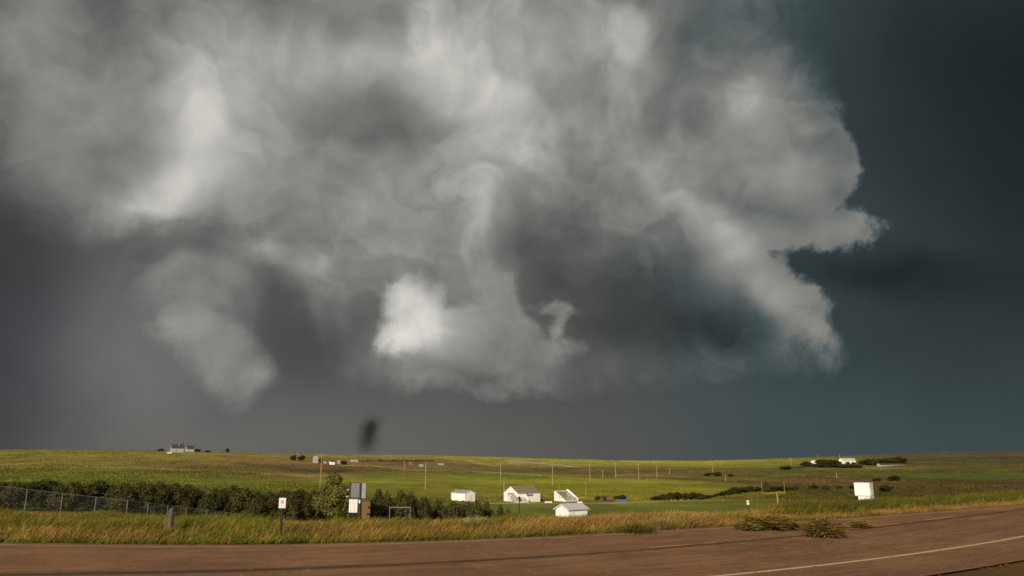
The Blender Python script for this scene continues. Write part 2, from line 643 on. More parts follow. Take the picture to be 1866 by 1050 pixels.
def _blur(g, ax, n):
    for _ in range(n):
        p = np.pad(g, [(1, 1) if i == ax else (0, 0) for i in range(2)], mode='edge')
        a = np.take(p, range(0, g.shape[ax]), ax)
        b = np.take(p, range(2, g.shape[ax] + 2), ax)
        g = 0.5 * g + 0.25 * (a + b)
    return g


GRID = _blur(_blur(GRID, 0, 14), 1, 60)
cP, sP = math.cos(PITCH), math.sin(PITCH)


def row_to_slope(Y):
    v = (525.0 - Y) / F
    return (sP + cP * v) / (cP - sP * v)


def slope_to_row(m):
    v = (m * cP - sP) / (cP + m * sP)
    return 525.0 - F * v


def base_z(x, y):
    r = np.hypot(x, y)
    d = np.maximum(y, 0.5 * r)
    m = 1.025
    X = 933 + F * np.clip(x / np.maximum(d, 1e-3), -1.05, 1.05) / m
    ld = np.clip(np.log(np.maximum(d, 1.0)), GD[0], GD[-1])
    fi = (ld - GD[0]) / (GD[1] - GD[0])
    fj = np.clip((X - GX[0]) / (GX[1] - GX[0]), 0, len(GX) - 1.001)
    i0 = np.minimum(fi.astype(int), len(GD) - 2)
    j0 = fj.astype(int)
    a, b = fi - i0, fj - j0
    Y = (GRID[i0, j0] * (1 - a) * (1 - b) + GRID[i0 + 1, j0] * a * (1 - b) + GRID[i0, j0 + 1] * (1 - a) * b + GRID[i0 + 1, j0 + 1] * a * b)
    Yn = (fbm(x / 55.0, y / 90.0, 5, 3) - 0.5) * 3.0 * np.clip((d - 300) / 400, 0, 1)
    return row_to_slope(Y + Yn) * d


def land_z(x, y):
    x = np.asarray(x, dtype=float)
    y = np.asarray(y, dtype=float)
    s = y - farY(x) - 0.6
    zv = -EYE - 0.05 - 0.075 * np.clip(s, 0, 12) - 0.24 * np.maximum(s - 12, 0)
    zv = zv + np.where(s > 0.5, (fbm(x / 3.1, y / 3.1, 3, 3) - 0.5) * 0.22 * np.clip(s - 0.5, 0, 1), 0)
    zb = base_z(x, y)
    far = np.clip((s - 14) / 10, 0, 1)
    z = np.where(s < 14, zv, np.maximum(zv, zb))
    k = 1.2
    h = np.clip(0.5 + 0.5 * (zb - zv) / k, 0, 1)
    sm = zv * (1 - h) + zb * h + k * h * (1 - h)
    return z * (1 - far) + sm * far


def gz(x, y):
    return float(land_z(np.array([x]), np.array([y]))[0])


def ground_at(X, Y):
    """far ground point seen at X, Y (first hit beyond 120 m)"""
    r = ray(X, Y)
    d = np.geomspace(120, 5000, 900)
    z = land_z(r[0] / r[1] * d, d)
    lz = r[2] / r[1] * d
    hit = np.nonzero(z >= lz)[0]
    k = hit[0] if len(hit) else int(np.argmin(lz - z))
    dd = float(d[k])
    return Vector((r[0] / r[1] * dd, dd, float(z[k])))


def ground_under(X, d):
    r = ray(X, 836)
    x = r[0] / r[1] * d
    return Vector((x, d, gz(x, d)))


# ---------------------------------------------------------------- colours of the fields (as laid out on the land)
CX = [233, 583, 775, 1000, 1250, 1450, 1633]
CY = [820, 830, 838, 844, 850, 858, 866, 876, 886, 900, 910, 917, 932, 945]
CT = {
    233: '96,94,34 100,96,36 96,92,36 92,88,36 100,94,38 92,96,34 90,98,32 88,96,32 80,88,30 62,72,26 60,70,26 58,68,26 60,62,28 60,60,28',
    583: '104,98,38 106,100,38 104,92,42 100,86,40 88,76,38 84,74,36 100,98,40 104,104,38 100,102,36 84,90,32 66,76,28 60,70,28 62,66,28 60,60,28',
    775: '108,106,36 112,110,36 100,96,38 88,84,38 92,84,40 94,84,40 104,106,34 108,112,34 106,110,34 104,104,36 88,88,34 72,78,30 66,74,30 64,62,28',
    1000: '118,122,34 118,122,34 120,124,34 118,118,36 96,90,40 84,80,38 96,98,34 110,116,32 112,116,32 112,110,36 102,98,36 88,86,34 78,86,34 72,80,32',
    1250: '122,124,34 122,124,34 124,126,34 120,120,34 104,104,34 88,84,36 88,80,38 108,112,34 110,114,32 112,114,32 106,106,34 86,92,32 78,88,34 72,80,32',
    1450: '84,82,34 90,90,34 100,102,32 96,98,32 82,84,32 76,82,30 84,82,32 88,76,36 78,70,34 74,72,30 88,82,34 88,88,32 72,84,28 66,74,28',
    1633: '70,66,34 68,66,34 66,64,32 66,66,30 84,76,34 74,80,28 72,82,28 82,74,32 80,68,34 78,74,30 78,74,30 72,76,28 62,70,26 62,66,26'}
CTAB = np.array([[[float(q) for q in c.split(',')] for c in CT[X].split()] for X in CX])   # col, row, rgb
STRIPES = [  # polyline, half width in rows, colour
    ([(-100, 851), (233, 852), (295, 853), (380, 857), (505, 862)], 0.9, (128, 110, 58)),
    ([(505, 864), (533, 864), (583, 869), (620, 868), (655, 871)], 2.4, (134, 112, 60)),
    ([(426, 830), (480, 838), (540, 845), (600, 852)], 3.5, (104, 80, 44)),
    ([(370, 827), (440, 829), (500, 831)], 1.6, (118, 106, 48)),
    ([(460, 845), (583, 858), (640, 858)], 4.0, (72, 66, 36)),
    ([(640, 848), (691, 849), (746, 855.5), (783, 857), (869, 859), (954, 865), (1006, 868), (1102, 876), (1165, 879), (1320, 884), (1360, 887)], 0.9, (130, 116, 58)),
    ([(668, 879), (783, 880), (917, 878)], 0.6, (124, 122, 52)),
    ([(930, 841), (960, 843), (989, 845), (1015, 848), (1040, 851)], 1.3, (128, 116, 88)),
    ([(858, 840), (880, 845), (905, 849)], 2.5, (126, 112, 50)),
    ([(700, 841), (760, 843), (830, 845)], 2.4, (88, 80, 48)),
    ([(883, 903), (917, 903), (1012, 905), (1060, 908), (1100, 908)], 0.8, (136, 122, 56)),
    ([(880, 917), (980, 917), (1083, 917), (1179, 914.5), (1265, 912), (1328, 911.5), (1403, 913), (1500, 913), (1600, 914)], 1.2, (132, 116, 66)),
    ([(1328, 911), (1350, 906), (1375, 900), (1392, 897)], 1.6, (118, 98, 52)),
    ([(1122, 865), (1170, 866), (1229, 870)], 1.4, (134, 112, 56)),
    ([(1110, 858), (1140, 860)], 1.0, (118, 100, 50)),
    ([(1446, 856), (1480, 853), (1520, 852.5), (1570, 854), (1640, 853)], 1.3, (112, 98, 54)),
    ([(1380, 868), (1420, 866), (1440, 865)], 1.2, (104, 92, 50)),
    ([(1425, 852), (1440, 851), (1452, 849)], 2.0, (52, 56, 24)),
    ([(1416, 905), (1480, 903), (1550, 905)], 3.0, (98, 80, 38)),
    ([(1353, 913), (1450, 913), (1563, 914)], 0.8, (100, 98, 40)),
    ([(1340, 880), (1420, 876), (1560, 878), (1640, 880)], 4.0, (90, 74, 40)),
    ([(1150, 868), (1250, 874), (1330, 878)], 3.0, (92, 78, 42)),
    ([(940, 858), (1020, 860), (1100, 868), (1160, 872)], 2.5, (90, 78, 42)),
    ([(1485, 868), (1500, 870), (1520, 871)], 0.9, (124, 104, 56)),
]


def land_colour(x, y, z):
    r = np.hypot(x, y)
    d = np.maximum(y, 0.3 * r)
    row = slope_to_row(z / d)
    Xc = 933 + F * np.clip(x / d, -1.2, 1.2) / 1.025
    row0, X0 = row, Xc
    w = (fbm(x / 30.0, y / 60.0, 21, 4) - 0.5)
    row = row + w * 5.0 * np.clip((920 - row) / 30, 0.15, 1)
    Xc = Xc + (fbm(x / 40.0, y / 40.0, 31, 3) - 0.5) * 90
    fx = np.interp(Xc, CX, range(len(CX)))
    fy = np.interp(row, CY, range(len(CY)))
    i0 = np.minimum(fx.astype(int), len(CX) - 2)
    j0 = np.minimum(fy.astype(int), len(CY) - 2)
    a, b = (fx - i0)[:, None], (fy - j0)[:, None]
    c = CTAB[i0, j0] * (1 - a) * (1 - b) + CTAB[i0 + 1, j0] * a * (1 - b) + CTAB[i0, j0 + 1] * (1 - a) * b + CTAB[i0 + 1, j0 + 1] * a * b
    wob = (fbm(x / 12.0, y / 25.0, 51, 3) - 0.5) * 1.2
    for pl, hw, colr in STRIPES:
        px = [p[0] for p in pl]
        py = [p[1] for p in pl]
        line = np.interp(X0, px, py)
        k = np.clip(1.3 - np.abs(row0 + wob - line) / hw, 0, 1)
        k = k * np.clip((X0 - px[0]) / 15 + 1, 0, 1) * np.clip((px[-1] - X0) / 15 + 1, 0, 1)
        k = k * np.clip(0.35 + 1.3 * fbm(x / 20.0, y / 35.0, 61, 3), 0, 1) if hw > 1.3 else k
        c = c * (1 - k[:, None]) + np.array(colr) * k[:, None]
    f = 1 + (fbm(x / 9.0, y / 14.0, 71, 4) - 0.5) * 0.42 + (fbm(x / 45.0, y / 70.0, 81, 3) - 0.5) * 0.45
    c = c * f[:, None] ** 0.8 * np.array([1.07, 1.03, 1.14]) * (1 + np.clip((d - 260) / 1200, 0, 1)[:, None] * np.array([0.03, 0.03, 0.30])) * (1 + 0.10 * np.clip((858 - row0) / 8, 0, 1) + 0.12 * np.clip((row0 - 914) / 4, 0, 1) * np.clip((d - 90) / 20, 0, 1))[:, None]  # bluer and paler with distance: haze put into the field colour
    # gravel and soil close by
    near = np.clip((70 - d) / 30, 0, 1)[:, None]
    soil = np.array([84, 66, 40]) * (0.8 + 0.4 * fbm(x / 1.5, y / 1.5, 91, 3))[:, None]
    c = c * (1 - near) + soil * near
    c = np.clip(c, 4, 250) / 255.0
    lin = ((c + 0.055) / 1.055) ** 2.4
    return lin / KA


# polar sheet round the viewer, fine where the camera looks
ang = np.concatenate([np.linspace(-180, -44, 40)[:-1], np.linspace(-44, 44, 1040), np.linspace(44, 180, 40)[1:]])
rad = np.concatenate([[0.5, 4, 9], np.linspace(13, 60, 110), np.geomspace(61, 260, 130), np.geomspace(264, 2600, 300), np.geomspace(2700, 9000, 14)])
AA, RR = np.meshgrid(np.radians(ang), rad)
# inside the view every ring is a straight row across the view, so that slopes stay regular
gx = (RR * np.sin(AA)).ravel()
gy = (RR * np.cos(AA)).ravel()
gzv = land_z(gx, gy)
na, nr = len(ang), len(rad)
ii = np.arange(nr - 1)[:, None] * na + np.arange(na - 1)[None, :]
ff = np.stack([ii, ii + 1, ii + na + 1, ii + na], -1).reshape(-1, 4)[:, ::-1]
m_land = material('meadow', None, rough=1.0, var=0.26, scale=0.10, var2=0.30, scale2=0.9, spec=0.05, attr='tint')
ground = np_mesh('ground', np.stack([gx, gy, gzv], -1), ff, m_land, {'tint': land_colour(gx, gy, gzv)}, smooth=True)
tag(ground, kind='structure')

# ---------------------------------------------------------------- road
ROADW = 4.35       # centre to near edge line


def strip(name, fn, x0, x1, off0, off1, z, mat, n=260, m=1, uvs=False):
    """band between two offsets (metres towards +y normal) of a curve y = fn(x)"""
    xs = np.linspace(x0, x1, n)
    ys = fn(xs)
    dx, dy = np.gradient(xs), np.gradient(ys)
    l = np.hypot(dx, dy)
    nx, ny = -dy / l, dx / l
    s = np.concatenate([[0], np.cumsum(np.hypot(np.diff(xs), np.diff(ys)))])
    V, U = [], []
    for k in range(m + 1):
        t = off0 + (off1 - off0) * k / m
        V.append(np.stack([xs + nx * t, ys + ny * t, np.full(n, z)], -1))
        U.append(np.stack([s, np.full(n, t), np.zeros(n)], -1))
    V = np.concatenate(V)
    U = np.concatenate(U)
    ii = np.arange(m)[:, None] * n + np.arange(n - 1)[None, :]
    fc = np.stack([ii, ii + 1, ii + n + 1, ii + n], -1).reshape(-1, 4)
    return np_mesh(name, V, fc, mat, {'along': U} if uvs else None)


def road_surface():
    # between the near shoulder and the far asphalt edge: blend the two measured curves
    n, m = 300, 30
    xs = np.linspace(-70, 75, n)
    V, U = [], []
    fy, my = farY(xs), midY(xs)
    dx, dy = np.gradient(xs), np.gradient(my)
    l = np.hypot(dx, dy)
    nx, ny = -dy / l, dx / l
    s = np.concatenate([[0], np.cumsum(np.hypot(np.diff(xs), np.diff(my)))])
    for k in range(m + 1):
        t = k / m
        if t < 0.55:
            o = -6.4 * (1 - t / 0.55)
            V.append(np.stack([xs + nx * o, my + ny * o, np.full(n, -EYE)], -1))
            U.append(np.stack([s, np.full(n, o), np.zeros(n)], -1))
        else:
            q = (t - 0.55) / 0.45
            yy = my + (fy + 0.55 - my) * q
            V.append(np.stack([xs, yy, np.full(n, -EYE)], -1))
            U.append(np.stack([s, (yy - my) * 0.9, np.zeros(n)], -1))
    V, U = np.concatenate(V), np.concatenate(U)
    ii = np.arange(m)[:, None] * n + np.arange(n - 1)[None, :]
    fc = np.stack([ii, ii + 1, ii + n + 1, ii + n], -1).reshape(-1, 4)
    return V, U, fc


m_road = bpy.data.materials.new('asphalt')
m_road.use_nodes = True
t = m_road.node_tree
g = NT(t)
bs = t.nodes['Principled BSDF']
co = t.nodes.new('ShaderNodeTexCoord').outputs['Object']
a = t.nodes.new('ShaderNodeAttribute')
a.attribute_name = 'along'
sp = t.nodes.new('ShaderNodeSeparateXYZ')
t.links.new(a.outputs['Vector'], sp.inputs[0])
s_, t_ = sp.outputs[0], sp.outputs[1]
big = g.noise(co, 0.35, 5, 0.6)
grain = g.noise(co, 16.0, 5, 0.85)
str_v = t.nodes.new('ShaderNodeCombineXYZ')
t.links.new(g.m('MULTIPLY', s_, 0.25), str_v.inputs[0])
t.links.new(g.m('MULTIPLY', t_, 3.0), str_v.inputs[1])
streak = g.noise(str_v.outputs[0], 1.6, 5, 0.65)
c = g.mix(g.step(big, 0.35, 0.68), alb(113, 81, 57), alb(130, 95, 65))
c = g.mix(g.step(streak, 0.40, 0.66, 0, 0.7), c, alb(86, 64, 49))
c = g.mix(g.step(g.noise(co, 1.1, 6, 0.7), 0.56, 0.70, 0, 0.45), c, alb(138, 106, 76))
c = g.mix(g.step(g.noise(g.vm('ADD', co, (9.0, 4.0, 0.0)), 0.8, 6, 0.7), 0.58, 0.72, 0, 0.5), c, alb(72, 55, 44))
c = g.vm('SCALE', c, scale=g.m('MULTIPLY_ADD', grain, 1.9, 0.05))
# worn wheel paths, a little smoother and darker
wp = g.m('ABSOLUTE', g.m('SUBTRACT', g.m('ABSOLUTE', g.m('ADD', t_, 2.2)), 0.9))
c = g.mix(g.step(wp, 0.45, 0.0, 0, 0.22), c, alb(74, 58, 46))
# crack-filled centre joint
wob = g.m('MULTIPLY_ADD', g.noise(str_v.outputs[0], 5.0, 4, 0.7), 0.42, -0.21)
jt = g.m('ABSOLUTE', g.m('ADD', g.m('ADD', t_, wob), 0.10))
jw = g.m('ADD', g.m('MULTIPLY_ADD', g.noise(str_v.outputs[0], 0.9, 2, 0.5), 0.40, 0.04), g.step(s_, 76.0, 62.0, 0.0, 0.22))
c = g.mix(g.m('MULTIPLY', g.step(jt, jw, 0.0), 0.80), c, alb(44, 38, 30))
crk = t.nodes.new('ShaderNodeTexVoronoi')
crk.feature = 'DISTANCE_TO_EDGE'
crk.inputs['Scale'].default_value = 0.28
t.links.new(g.vm('ADD', co, g.noise(co, 1.3, 4, 0.6, col=True)), crk.inputs['Vector'])
c = g.mix(g.step(crk.outputs[0], 0.007, 0.0, 0, 0.45), c, alb(50, 42, 34))
t.links.new(c, bs.inputs['Base Color'])
bs.inputs['Roughness'].default_value = 0.9
bs.inputs['Specular IOR Level'].default_value = 0.15
bp = t.nodes.new('ShaderNodeBump')
bp.inputs['Strength'].default_value = 0.5
bp.inputs['Distance'].default_value = 0.02
t.links.new(grain, bp.inputs['Height'])
t.links.new(bp.outputs[0], bs.inputs['Normal'])
rv, ru, rf = road_surface()
road = np_mesh('road', rv, rf, m_road, {'along': ru})
tag(road, kind='structure')


def paint(name, colr, wear=0.5):
    m = bpy.data.materials.new(name)
    m.use_nodes = True
    t = m.node_tree
    g = NT(t)
    co = t.nodes.new('ShaderNodeTexCoord').outputs['Object']
    n1 = g.noise(co, 9.0, 5, 0.7)
    n2 = g.noise(co, 0.9, 3, 0.6)
    f = g.step(g.m('ADD', g.m('MULTIPLY', n1, 0.5), g.m('MULTIPLY', n2, 0.5)), wear + 0.07, wear - 0.10)
    c = g.mix(f, alb(100, 76, 54), colr)
    t.links.new(c, t.nodes['Principled BSDF'].inputs['Base Color'])
    t.nodes['Principled BSDF'].inputs['Roughness'].default_value = 0.85
    t.nodes['Principled BSDF'].inputs['Specular IOR Level'].default_value = 0.15
    return m


m_faded = paint('faded_line_paint', alb(158, 132, 98), 0.60)
m_white_line = paint('white_line_paint', alb(176, 152, 118), 0.66)
m_orange = paint('orange_line_paint', alb(190, 124, 58), 0.56)
tag(strip('road_marking', farY, -70, 75, -0.06, 0.06, -EYE + 0.006, m_faded), kind='structure')
tag(strip('road_marking', midY, -70, 75, -ROADW - 0.07, -ROADW + 0.07, -EYE + 0.006, m_white_line), kind='structure')
mk = [on_plane(X, Y, -EYE)[0] for X, Y in ((1186, 1000), (1314, 990), (1592, 961), (1760, 944))]
for a0, a1 in ((mk[0], mk[1]), (mk[2], mk[3])):
    tag(strip('road_marking', midY, a0, a1, 0.10, 0.21, -EYE + 0.006, m_orange, n=40), kind='structure')

# ================================================================ materials of the things
m_white = material('white_painted_boards', (0.80, 0.78, 0.74), rough=0.7, var=0.05, scale=0.8, var2=0.04, scale2=6)
m_white2 = material('white_metal_sheet', (0.78, 0.77, 0.75), rough=0.5, var=0.05, scale=0.6, var2=0.03, scale2=9)
m_cream = material('cream_siding', (0.34, 0.33, 0.29), rough=0.8, var=0.08, scale=0.5)
m_greywall = material('grey_siding', (0.36, 0.37, 0.38), rough=0.8, var=0.1, scale=0.5)
m_brownroof = material('brown_shingles', (0.22, 0.155, 0.11), rough=0.95, var=0.18, scale=0.9, var2=0.15, scale2=8)
m_greyroof = material('grey_sheet_roof', (0.47, 0.44, 0.43), rough=0.8, var=0.1, scale=0.8, var2=0.06, scale2=6)
m_blueroof = material('blue_grey_sheet_roof', (0.26, 0.27, 0.29), rough=0.8, var=0.1, scale=0.8)
m_darkroof = material('dark_shingles', (0.060, 0.050, 0.040), rough=0.95, var=0.2, scale=0.6)
m_glass = material('dark_window_glass', (0.05, 0.055, 0.06), rough=0.15, var=0.1, spec=0.5)
m_dark = material('black_paint', (0.018, 0.018, 0.017), rough=0.6, var=0.3, scale=5)
m_letter = material('dark_lettering', (0.03, 0.035, 0.05), rough=0.7, var=0.2)
m_pole = material('weathered_pole_wood', (0.30, 0.225, 0.12), rough=0.95, var=0.15, scale=1.5, var2=0.15, scale2=14, stretch=(1, 1, 0.15))
m_postwood = material('grey_post_wood', (0.105, 0.085, 0.065), rough=0.95, var=0.25, scale=3.0, var2=0.3, scale2=26, stretch=(1, 1, 0.12), bump=0.6)
m_darkwood = material('dark_stained_timber', (0.055, 0.036, 0.024), rough=0.9, var=0.25, scale=2.0)
m_seat = material('weathered_bench_planks', (0.34, 0.32, 0.26), rough=0.9, var=0.25, scale=1.3, var2=0.1, scale2=8)
m_whiteplank = material('white_bench_planks', (0.70, 0.66, 0.60), rough=0.85, var=0.08, scale=1.3)
m_yellow = material('yellow_goalpost_paint', (0.40, 0.27, 0.04), rough=0.6, var=0.12, scale=1.0)
m_yellow2 = material('faded_yellow_paint', (0.30, 0.28, 0.06), rough=0.6, var=0.12, scale=1.0)
m_insul = material('brown_insulator', (0.10, 0.06, 0.04), rough=0.3, var=0.1)
m_galv = material('galvanised_steel', (0.17, 0.17, 0.155), rough=0.55, var=0.15, scale=2.0, metallic=0.3)
m_corr = material('grey_corrugated_sheet', (0.13, 0.135, 0.135), rough=0.7, var=0.2, scale=1.2, var2=0.1, scale2=9, stretch=(1, 1, 0.3))
m_palepanel = material('pale_grey_panel', (0.24, 0.245, 0.24), rough=0.75, var=0.15, scale=1.2)
m_rustboard = material('brown_board', (0.16, 0.092, 0.042), rough=0.9, var=0.25, scale=1.6)
m_sign = material('white_sign_face', (0.66, 0.60, 0.56), rough=0.6, var=0.05, scale=6)
m_red = material('faded_red_print', (0.42, 0.10, 0.08), rough=0.6, var=0.15, scale=20)
m_blackprint = material('faded_black_print', (0.16, 0.12, 0.11), rough=0.6, var=0.1, scale=20)
m_reflect = material('cream_reflector_plate', (0.66, 0.62, 0.42), rough=0.5, var=0.05)
m_blue = material('blue_tarpaulin', (0.045, 0.10, 0.26), rough=0.6, var=0.2, scale=2.5, bump=0.4)
m_navy = material('navy_tarpaulin', (0.03, 0.045, 0.08), rough=0.7, var=0.2, scale=2.5, bump=0.4)
m_carpaint = material('white_car_paint', (0.75, 0.75, 0.74), rough=0.3, var=0.02, spec=0.5)
m_tyre = material('tyre_rubber', (0.02, 0.02, 0.02), rough=0.9, var=0.2)
m_rusty = material('rusty_sheet', (0.26, 0.12, 0.05), rough=0.9, var=0.3, scale=1.0)
m_bark = material('bark', (0.07, 0.052, 0.036), rough=0.95, var=0.25, scale=3.0)
m_leaf = material('shrub_leaves', (0.056, 0.053, 0.014), rough=0.8, var=0.35, scale=0.45, island=0.30, spec=0.1)
m_leaf2 = material('tree_leaves', (0.118, 0.116, 0.024), rough=0.8, var=0.40, scale=0.5, island=0.45, spec=0.1)
m_leaf3 = material('olive_brush_leaves', (0.070, 0.066, 0.020), rough=0.85, var=0.3, scale=0.3, island=0.4, spec=0.1)
m_sage = material('grey_sage_leaves', (0.19, 0.19, 0.13), rough=0.9, var=0.25, scale=3.0, island=0.3, spec=0.05)


# ================================================================ buildings
def gable(name, label, near, phi, lx, ly, hw, hp, ridge='x', over=0.3, wall=m_white, roof=m_greyroof, cat='shed', group=None,
          door=None, windows=(), sink=0.3, chimney=None):
    """gabled building; near corner at the root, local x and y run away from the viewer"""
    root = empty(name, near, phi)
    tag(root, label, cat, group)
    b = MB()
    if ridge == 'x':
        b.prism([(0, -sink), (ly, -sink), (ly, hw), (ly / 2, hw + hp), (0, hw)], 0, 0, lx)
    else:
        b.prism([(0, -sink), (lx, -sink), (lx, hw), (lx / 2, hw + hp), (0, hw)], 1, 0, ly)
    b.build('wall', wall, root)
    th = 0.12
    r = MB()
    W_, L_ = (ly, lx) if ridge == 'x' else (lx, ly)
    sl = hp / (W_ / 2)
    ax = 0 if ridge == 'x' else 1
    for sgn in (0, 1):
        e0 = (-over, hw - over * sl)
        mid = (W_ / 2, hw + hp)
        poly = [(e0[0], e0[1] + 0.01), (mid[0], mid[1] + 0.01), (mid[0], mid[1] + th + 0.01), (e0[0], e0[1] + th + 0.01)]
        if sgn:
            poly = [(W_ - u, v) for u, v in poly]
        r.prism(poly, ax, -over, L_ + over)
    ro = r.build('roof', roof, root)
    if chimney:
        MB().box(chimney[0] - .3, chimney[0] + .3, chimney[1] - .3, chimney[1] + .3, hw + hp * .4, hw + hp + .9).build('chimney', m_greywall, ro)
    for e in (-over, L_ + over - 0.06):                          # barge boards
        f = MB()
        for sgn in (0, 1):
            poly = [(-over, hw - over * sl - 0.14), (W_ / 2, hw + hp - 0.14), (W_ / 2, hw + hp + 0.005), (-over, hw - over * sl + 0.005)]
            if sgn:
                poly = [(W_ - u, v) for u, v in poly]
            f.prism(poly, ax, e, e + 0.06)
        f.build('barge_board', m_white, root)
    if door:
        side, p, w, h = door
        d = MB()
        if side == 'y0':
            d.box(p, p + w, -0.06, -0.003, -sink, h)
        else:
            d.box(-0.06, -0.003, p, p + w, -sink, h)
        do = d.build('door', m_whiteplank, root)
        k = MB()
        if side == 'y0':
            k.box(p + w - .18, p + w - .08, -0.10, -0.063, h * .45, h * .5)
        else:
            k.box(-0.10, -0.063, p + w - .18, p + w - .08, h * .45, h * .5)
        k.build('handle', m_dark, do)
    for side, p, z0, w, h in windows:
        d, fr = MB(), MB()
        if side == 'y0':
            d.box(p, p + w, -0.04, -0.003, z0, z0 + h)
            fr.box(p - .08, p, -0.07, -0.004, z0 - .08, z0 + h + .08).box(p + w, p + w + .08, -0.07, -0.004, z0 - .08, z0 + h + .08)
            fr.box(p, p + w, -0.07, -0.042, z0 - .08, z0).box(p, p + w, -0.07, -0.042, z0 + h, z0 + h + .08)
        else:
            d.box(-0.04, -0.003, p, p + w, z0, z0 + h)
            fr.box(-0.07, -0.004, p - .08, p, z0 - .08, z0 + h + .08).box(-0.07, -0.004, p + w, p + w + .08, z0 - .08, z0 + h + .08)
            fr.box(-0.07, -0.042, p, p + w, z0 - .08, z0).box(-0.07, -0.042, p, p + w, z0 + h, z0 + h + .08)
        wo_ = d.build('window', m_glass, root)
        fr.build('frame', m_white, wo_)
    return root


def mpp(d):
    """metres per picture pixel at distance d"""
    return (ray(934, 836)[0] / ray(934, 836)[1]) * d


PH = R(37)
# --- gabled field house
p = ground_at(944, 915.5)
q = mpp(p.y)
fh = gable('field_house', 'white gabled building with brown shingle roof and small dark name on its side wall', p, PH, 41 * q / math.cos(PH), 26 * q / math.sin(PH), 15.0 * q, 12.0 * q,
           over=0.12, roof=m_brownroof, cat='building')
try:
    cu = bpy.data.curves.new('lettering', 'FONT')
    cu.body = 'Rams'
    cu.size = 1.25
    cu.extrude = 0.02
    cu.offset = 0.035
    tmp = bpy.data.objects.new('tmp_text', cu)
    COL.objects.link(tmp)
    bpy.context.view_layer.update()
    me = bpy.data.meshes.new_from_object(tmp.evaluated_get(bpy.context.evaluated_depsgraph_get()))
    bpy.data.objects.remove(tmp)
    me.materials.clear()
    me.materials.append(m_letter)
    lt = bpy.data.objects.new('lettering', me)
    COL.objects.link(lt)
    lt.parent = fh
    lt.location = (3.6, -0.03, 1.85)
    lt.rotation_euler = (R(90), 0, 0)
except Exception as ex:
    print('text failed', ex)

# --- grandstands
def grandstand(label, near, phi, rows_l, depth, back_h, panel_left, seat_mat, n=6):
    root = empty('grandstand', near, phi)
    tag(root, label, 'grandstand', 'small wooden grandstands beside the playing field')
    f_h = 0.45
    outline = [(0, -0.4), (depth, -0.4), (depth, back_h), (depth - 0.7, back_h), (0, f_h)]
    if panel_left:
        MB().prism(outline, 0, -0.10, 0).build('side_panel', m_white, root)
    MB().prism([(u, v + (0.55 if v > 0 else 0)) for u, v in outline], 0, rows_l, rows_l + 0.10).build('side_panel', m_white, root)
    MB().box(0.003, rows_l - 0.003, depth - 0.10, depth, back_h * 0.80, back_h + 0.12).build('back_panel', m_white, root)
    for k in range(n):
        y = depth * (k + 0.15) / n
        z = f_h + (back_h - f_h - 0.1) * k / (n - 1)
        b = MB().box(0.05, rows_l - 0.05, y, y + 0.34, z, z + 0.07)
        b.build('seat', seat_mat, root)
        MB().box(0.05, rows_l - 0.05, y + 0.36, y + 0.66, z - 0.12, z - 0.07).build('foot_board', seat_mat, root)
    fr = MB()
    for x in np.linspace(0.15, rows_l - 0.15, 4):
        for k in range(1, n):
            y = depth * (k + 0.4) / n
            z = f_h + (back_h - f_h - 0.1) * k / (n - 1)
            fr.box(x - 0.05, x + 0.05, y - 0.05, y + 0.05, -0.4, z)
        a = Vector((x, 0.1, f_h - 0.12))
        c = Vector((x, depth - 0.15, back_h - 0.25))
        fr.tube(a, c, 0.07, n=4)
    fr.build('frame', m_seat, root)
    MB().box(0, rows_l, -0.12, -0.02, -0.3, 0.35).build('kick_board', m_whiteplank, root)
    return root


p = ground_at(1031, 914.5)
q = mpp(p.y)
grandstand('white grandstand with solid triangular side panel standing right of the gabled building', p, PH, 24 * q / math.cos(PH), 19 * q / math.sin(PH), 17 * q, True, m_seat)
p = ground_at(938, 916.5)
q = mpp(p.y)
grandstand('open white bench grandstand against the front of the gabled building', p, PH, 25 * q / math.cos(PH), 14 * q / math.sin(PH), 16.5 * q, False, m_whiteplank)

# --- sheds
p = ground_under(1035, 192)
q = mpp(192)
zt = at(1035, 928.5, 192).z - p.z
gable('storage_shed', 'low white shed with pale grey overhanging roof partly hidden by tall grass', p, PH, 36 * q / math.cos(PH), 22 * q / math.sin(PH), zt, 8.5 * q, over=0.42,
      roof=m_greyroof, cat='shed', door=('y0', 0.7, 1.0, zt - 0.5))
p = ground_at(847, 915)
q = mpp(p.y)
ph2 = R(42)
gable('storage_shed', 'white boxy shed with blue grey roof, alone left of the gabled building', p, ph2, 17.5 * q / math.cos(ph2), 27 * q / math.sin(ph2), 15 * q, 4.5 * q, ridge='y', over=0.10,
      roof=m_blueroof, cat='shed', door=('y0', 1.6, 1.1, 1.9))

# --- press box on the right
p = ground_at(1587, 912.5)
p.z -= 0.3
q = mpp(p.y)
ph3 = R(52)
pb = empty('press_box', p, ph3)
tag(pb, 'white two storey press box with square upper cabin at the right side of the field', 'press box')
lxx, lyy = 16.5 * q / math.cos(ph3), 20.5 * q / math.sin(ph3)
h0, h1 = 9.5 * q, 31.5 * q
MB().box(0, lxx, 0, lyy, h0, h1).build('cabin', m_white2, pb, bevel=0.03)
MB().box(-0.12, lxx + 0.12, -0.12, lyy + 0.12, h1 + 0.003, h1 + 0.15).build('roof', m_white2, pb)
MB().box(0.25, lxx - 0.25, 0.2, lyy - 0.35, h0 - 0.16, h0 - 0.003).build('shadow_strip', m_dark, pb)  # black strip painted in as the shadow gap under the cabin
MB().box(0.2, lxx + 0.3, 0.1, lyy - 0.9, -0.6, h0 - 0.163).build('base_wall', m_white2, pb)
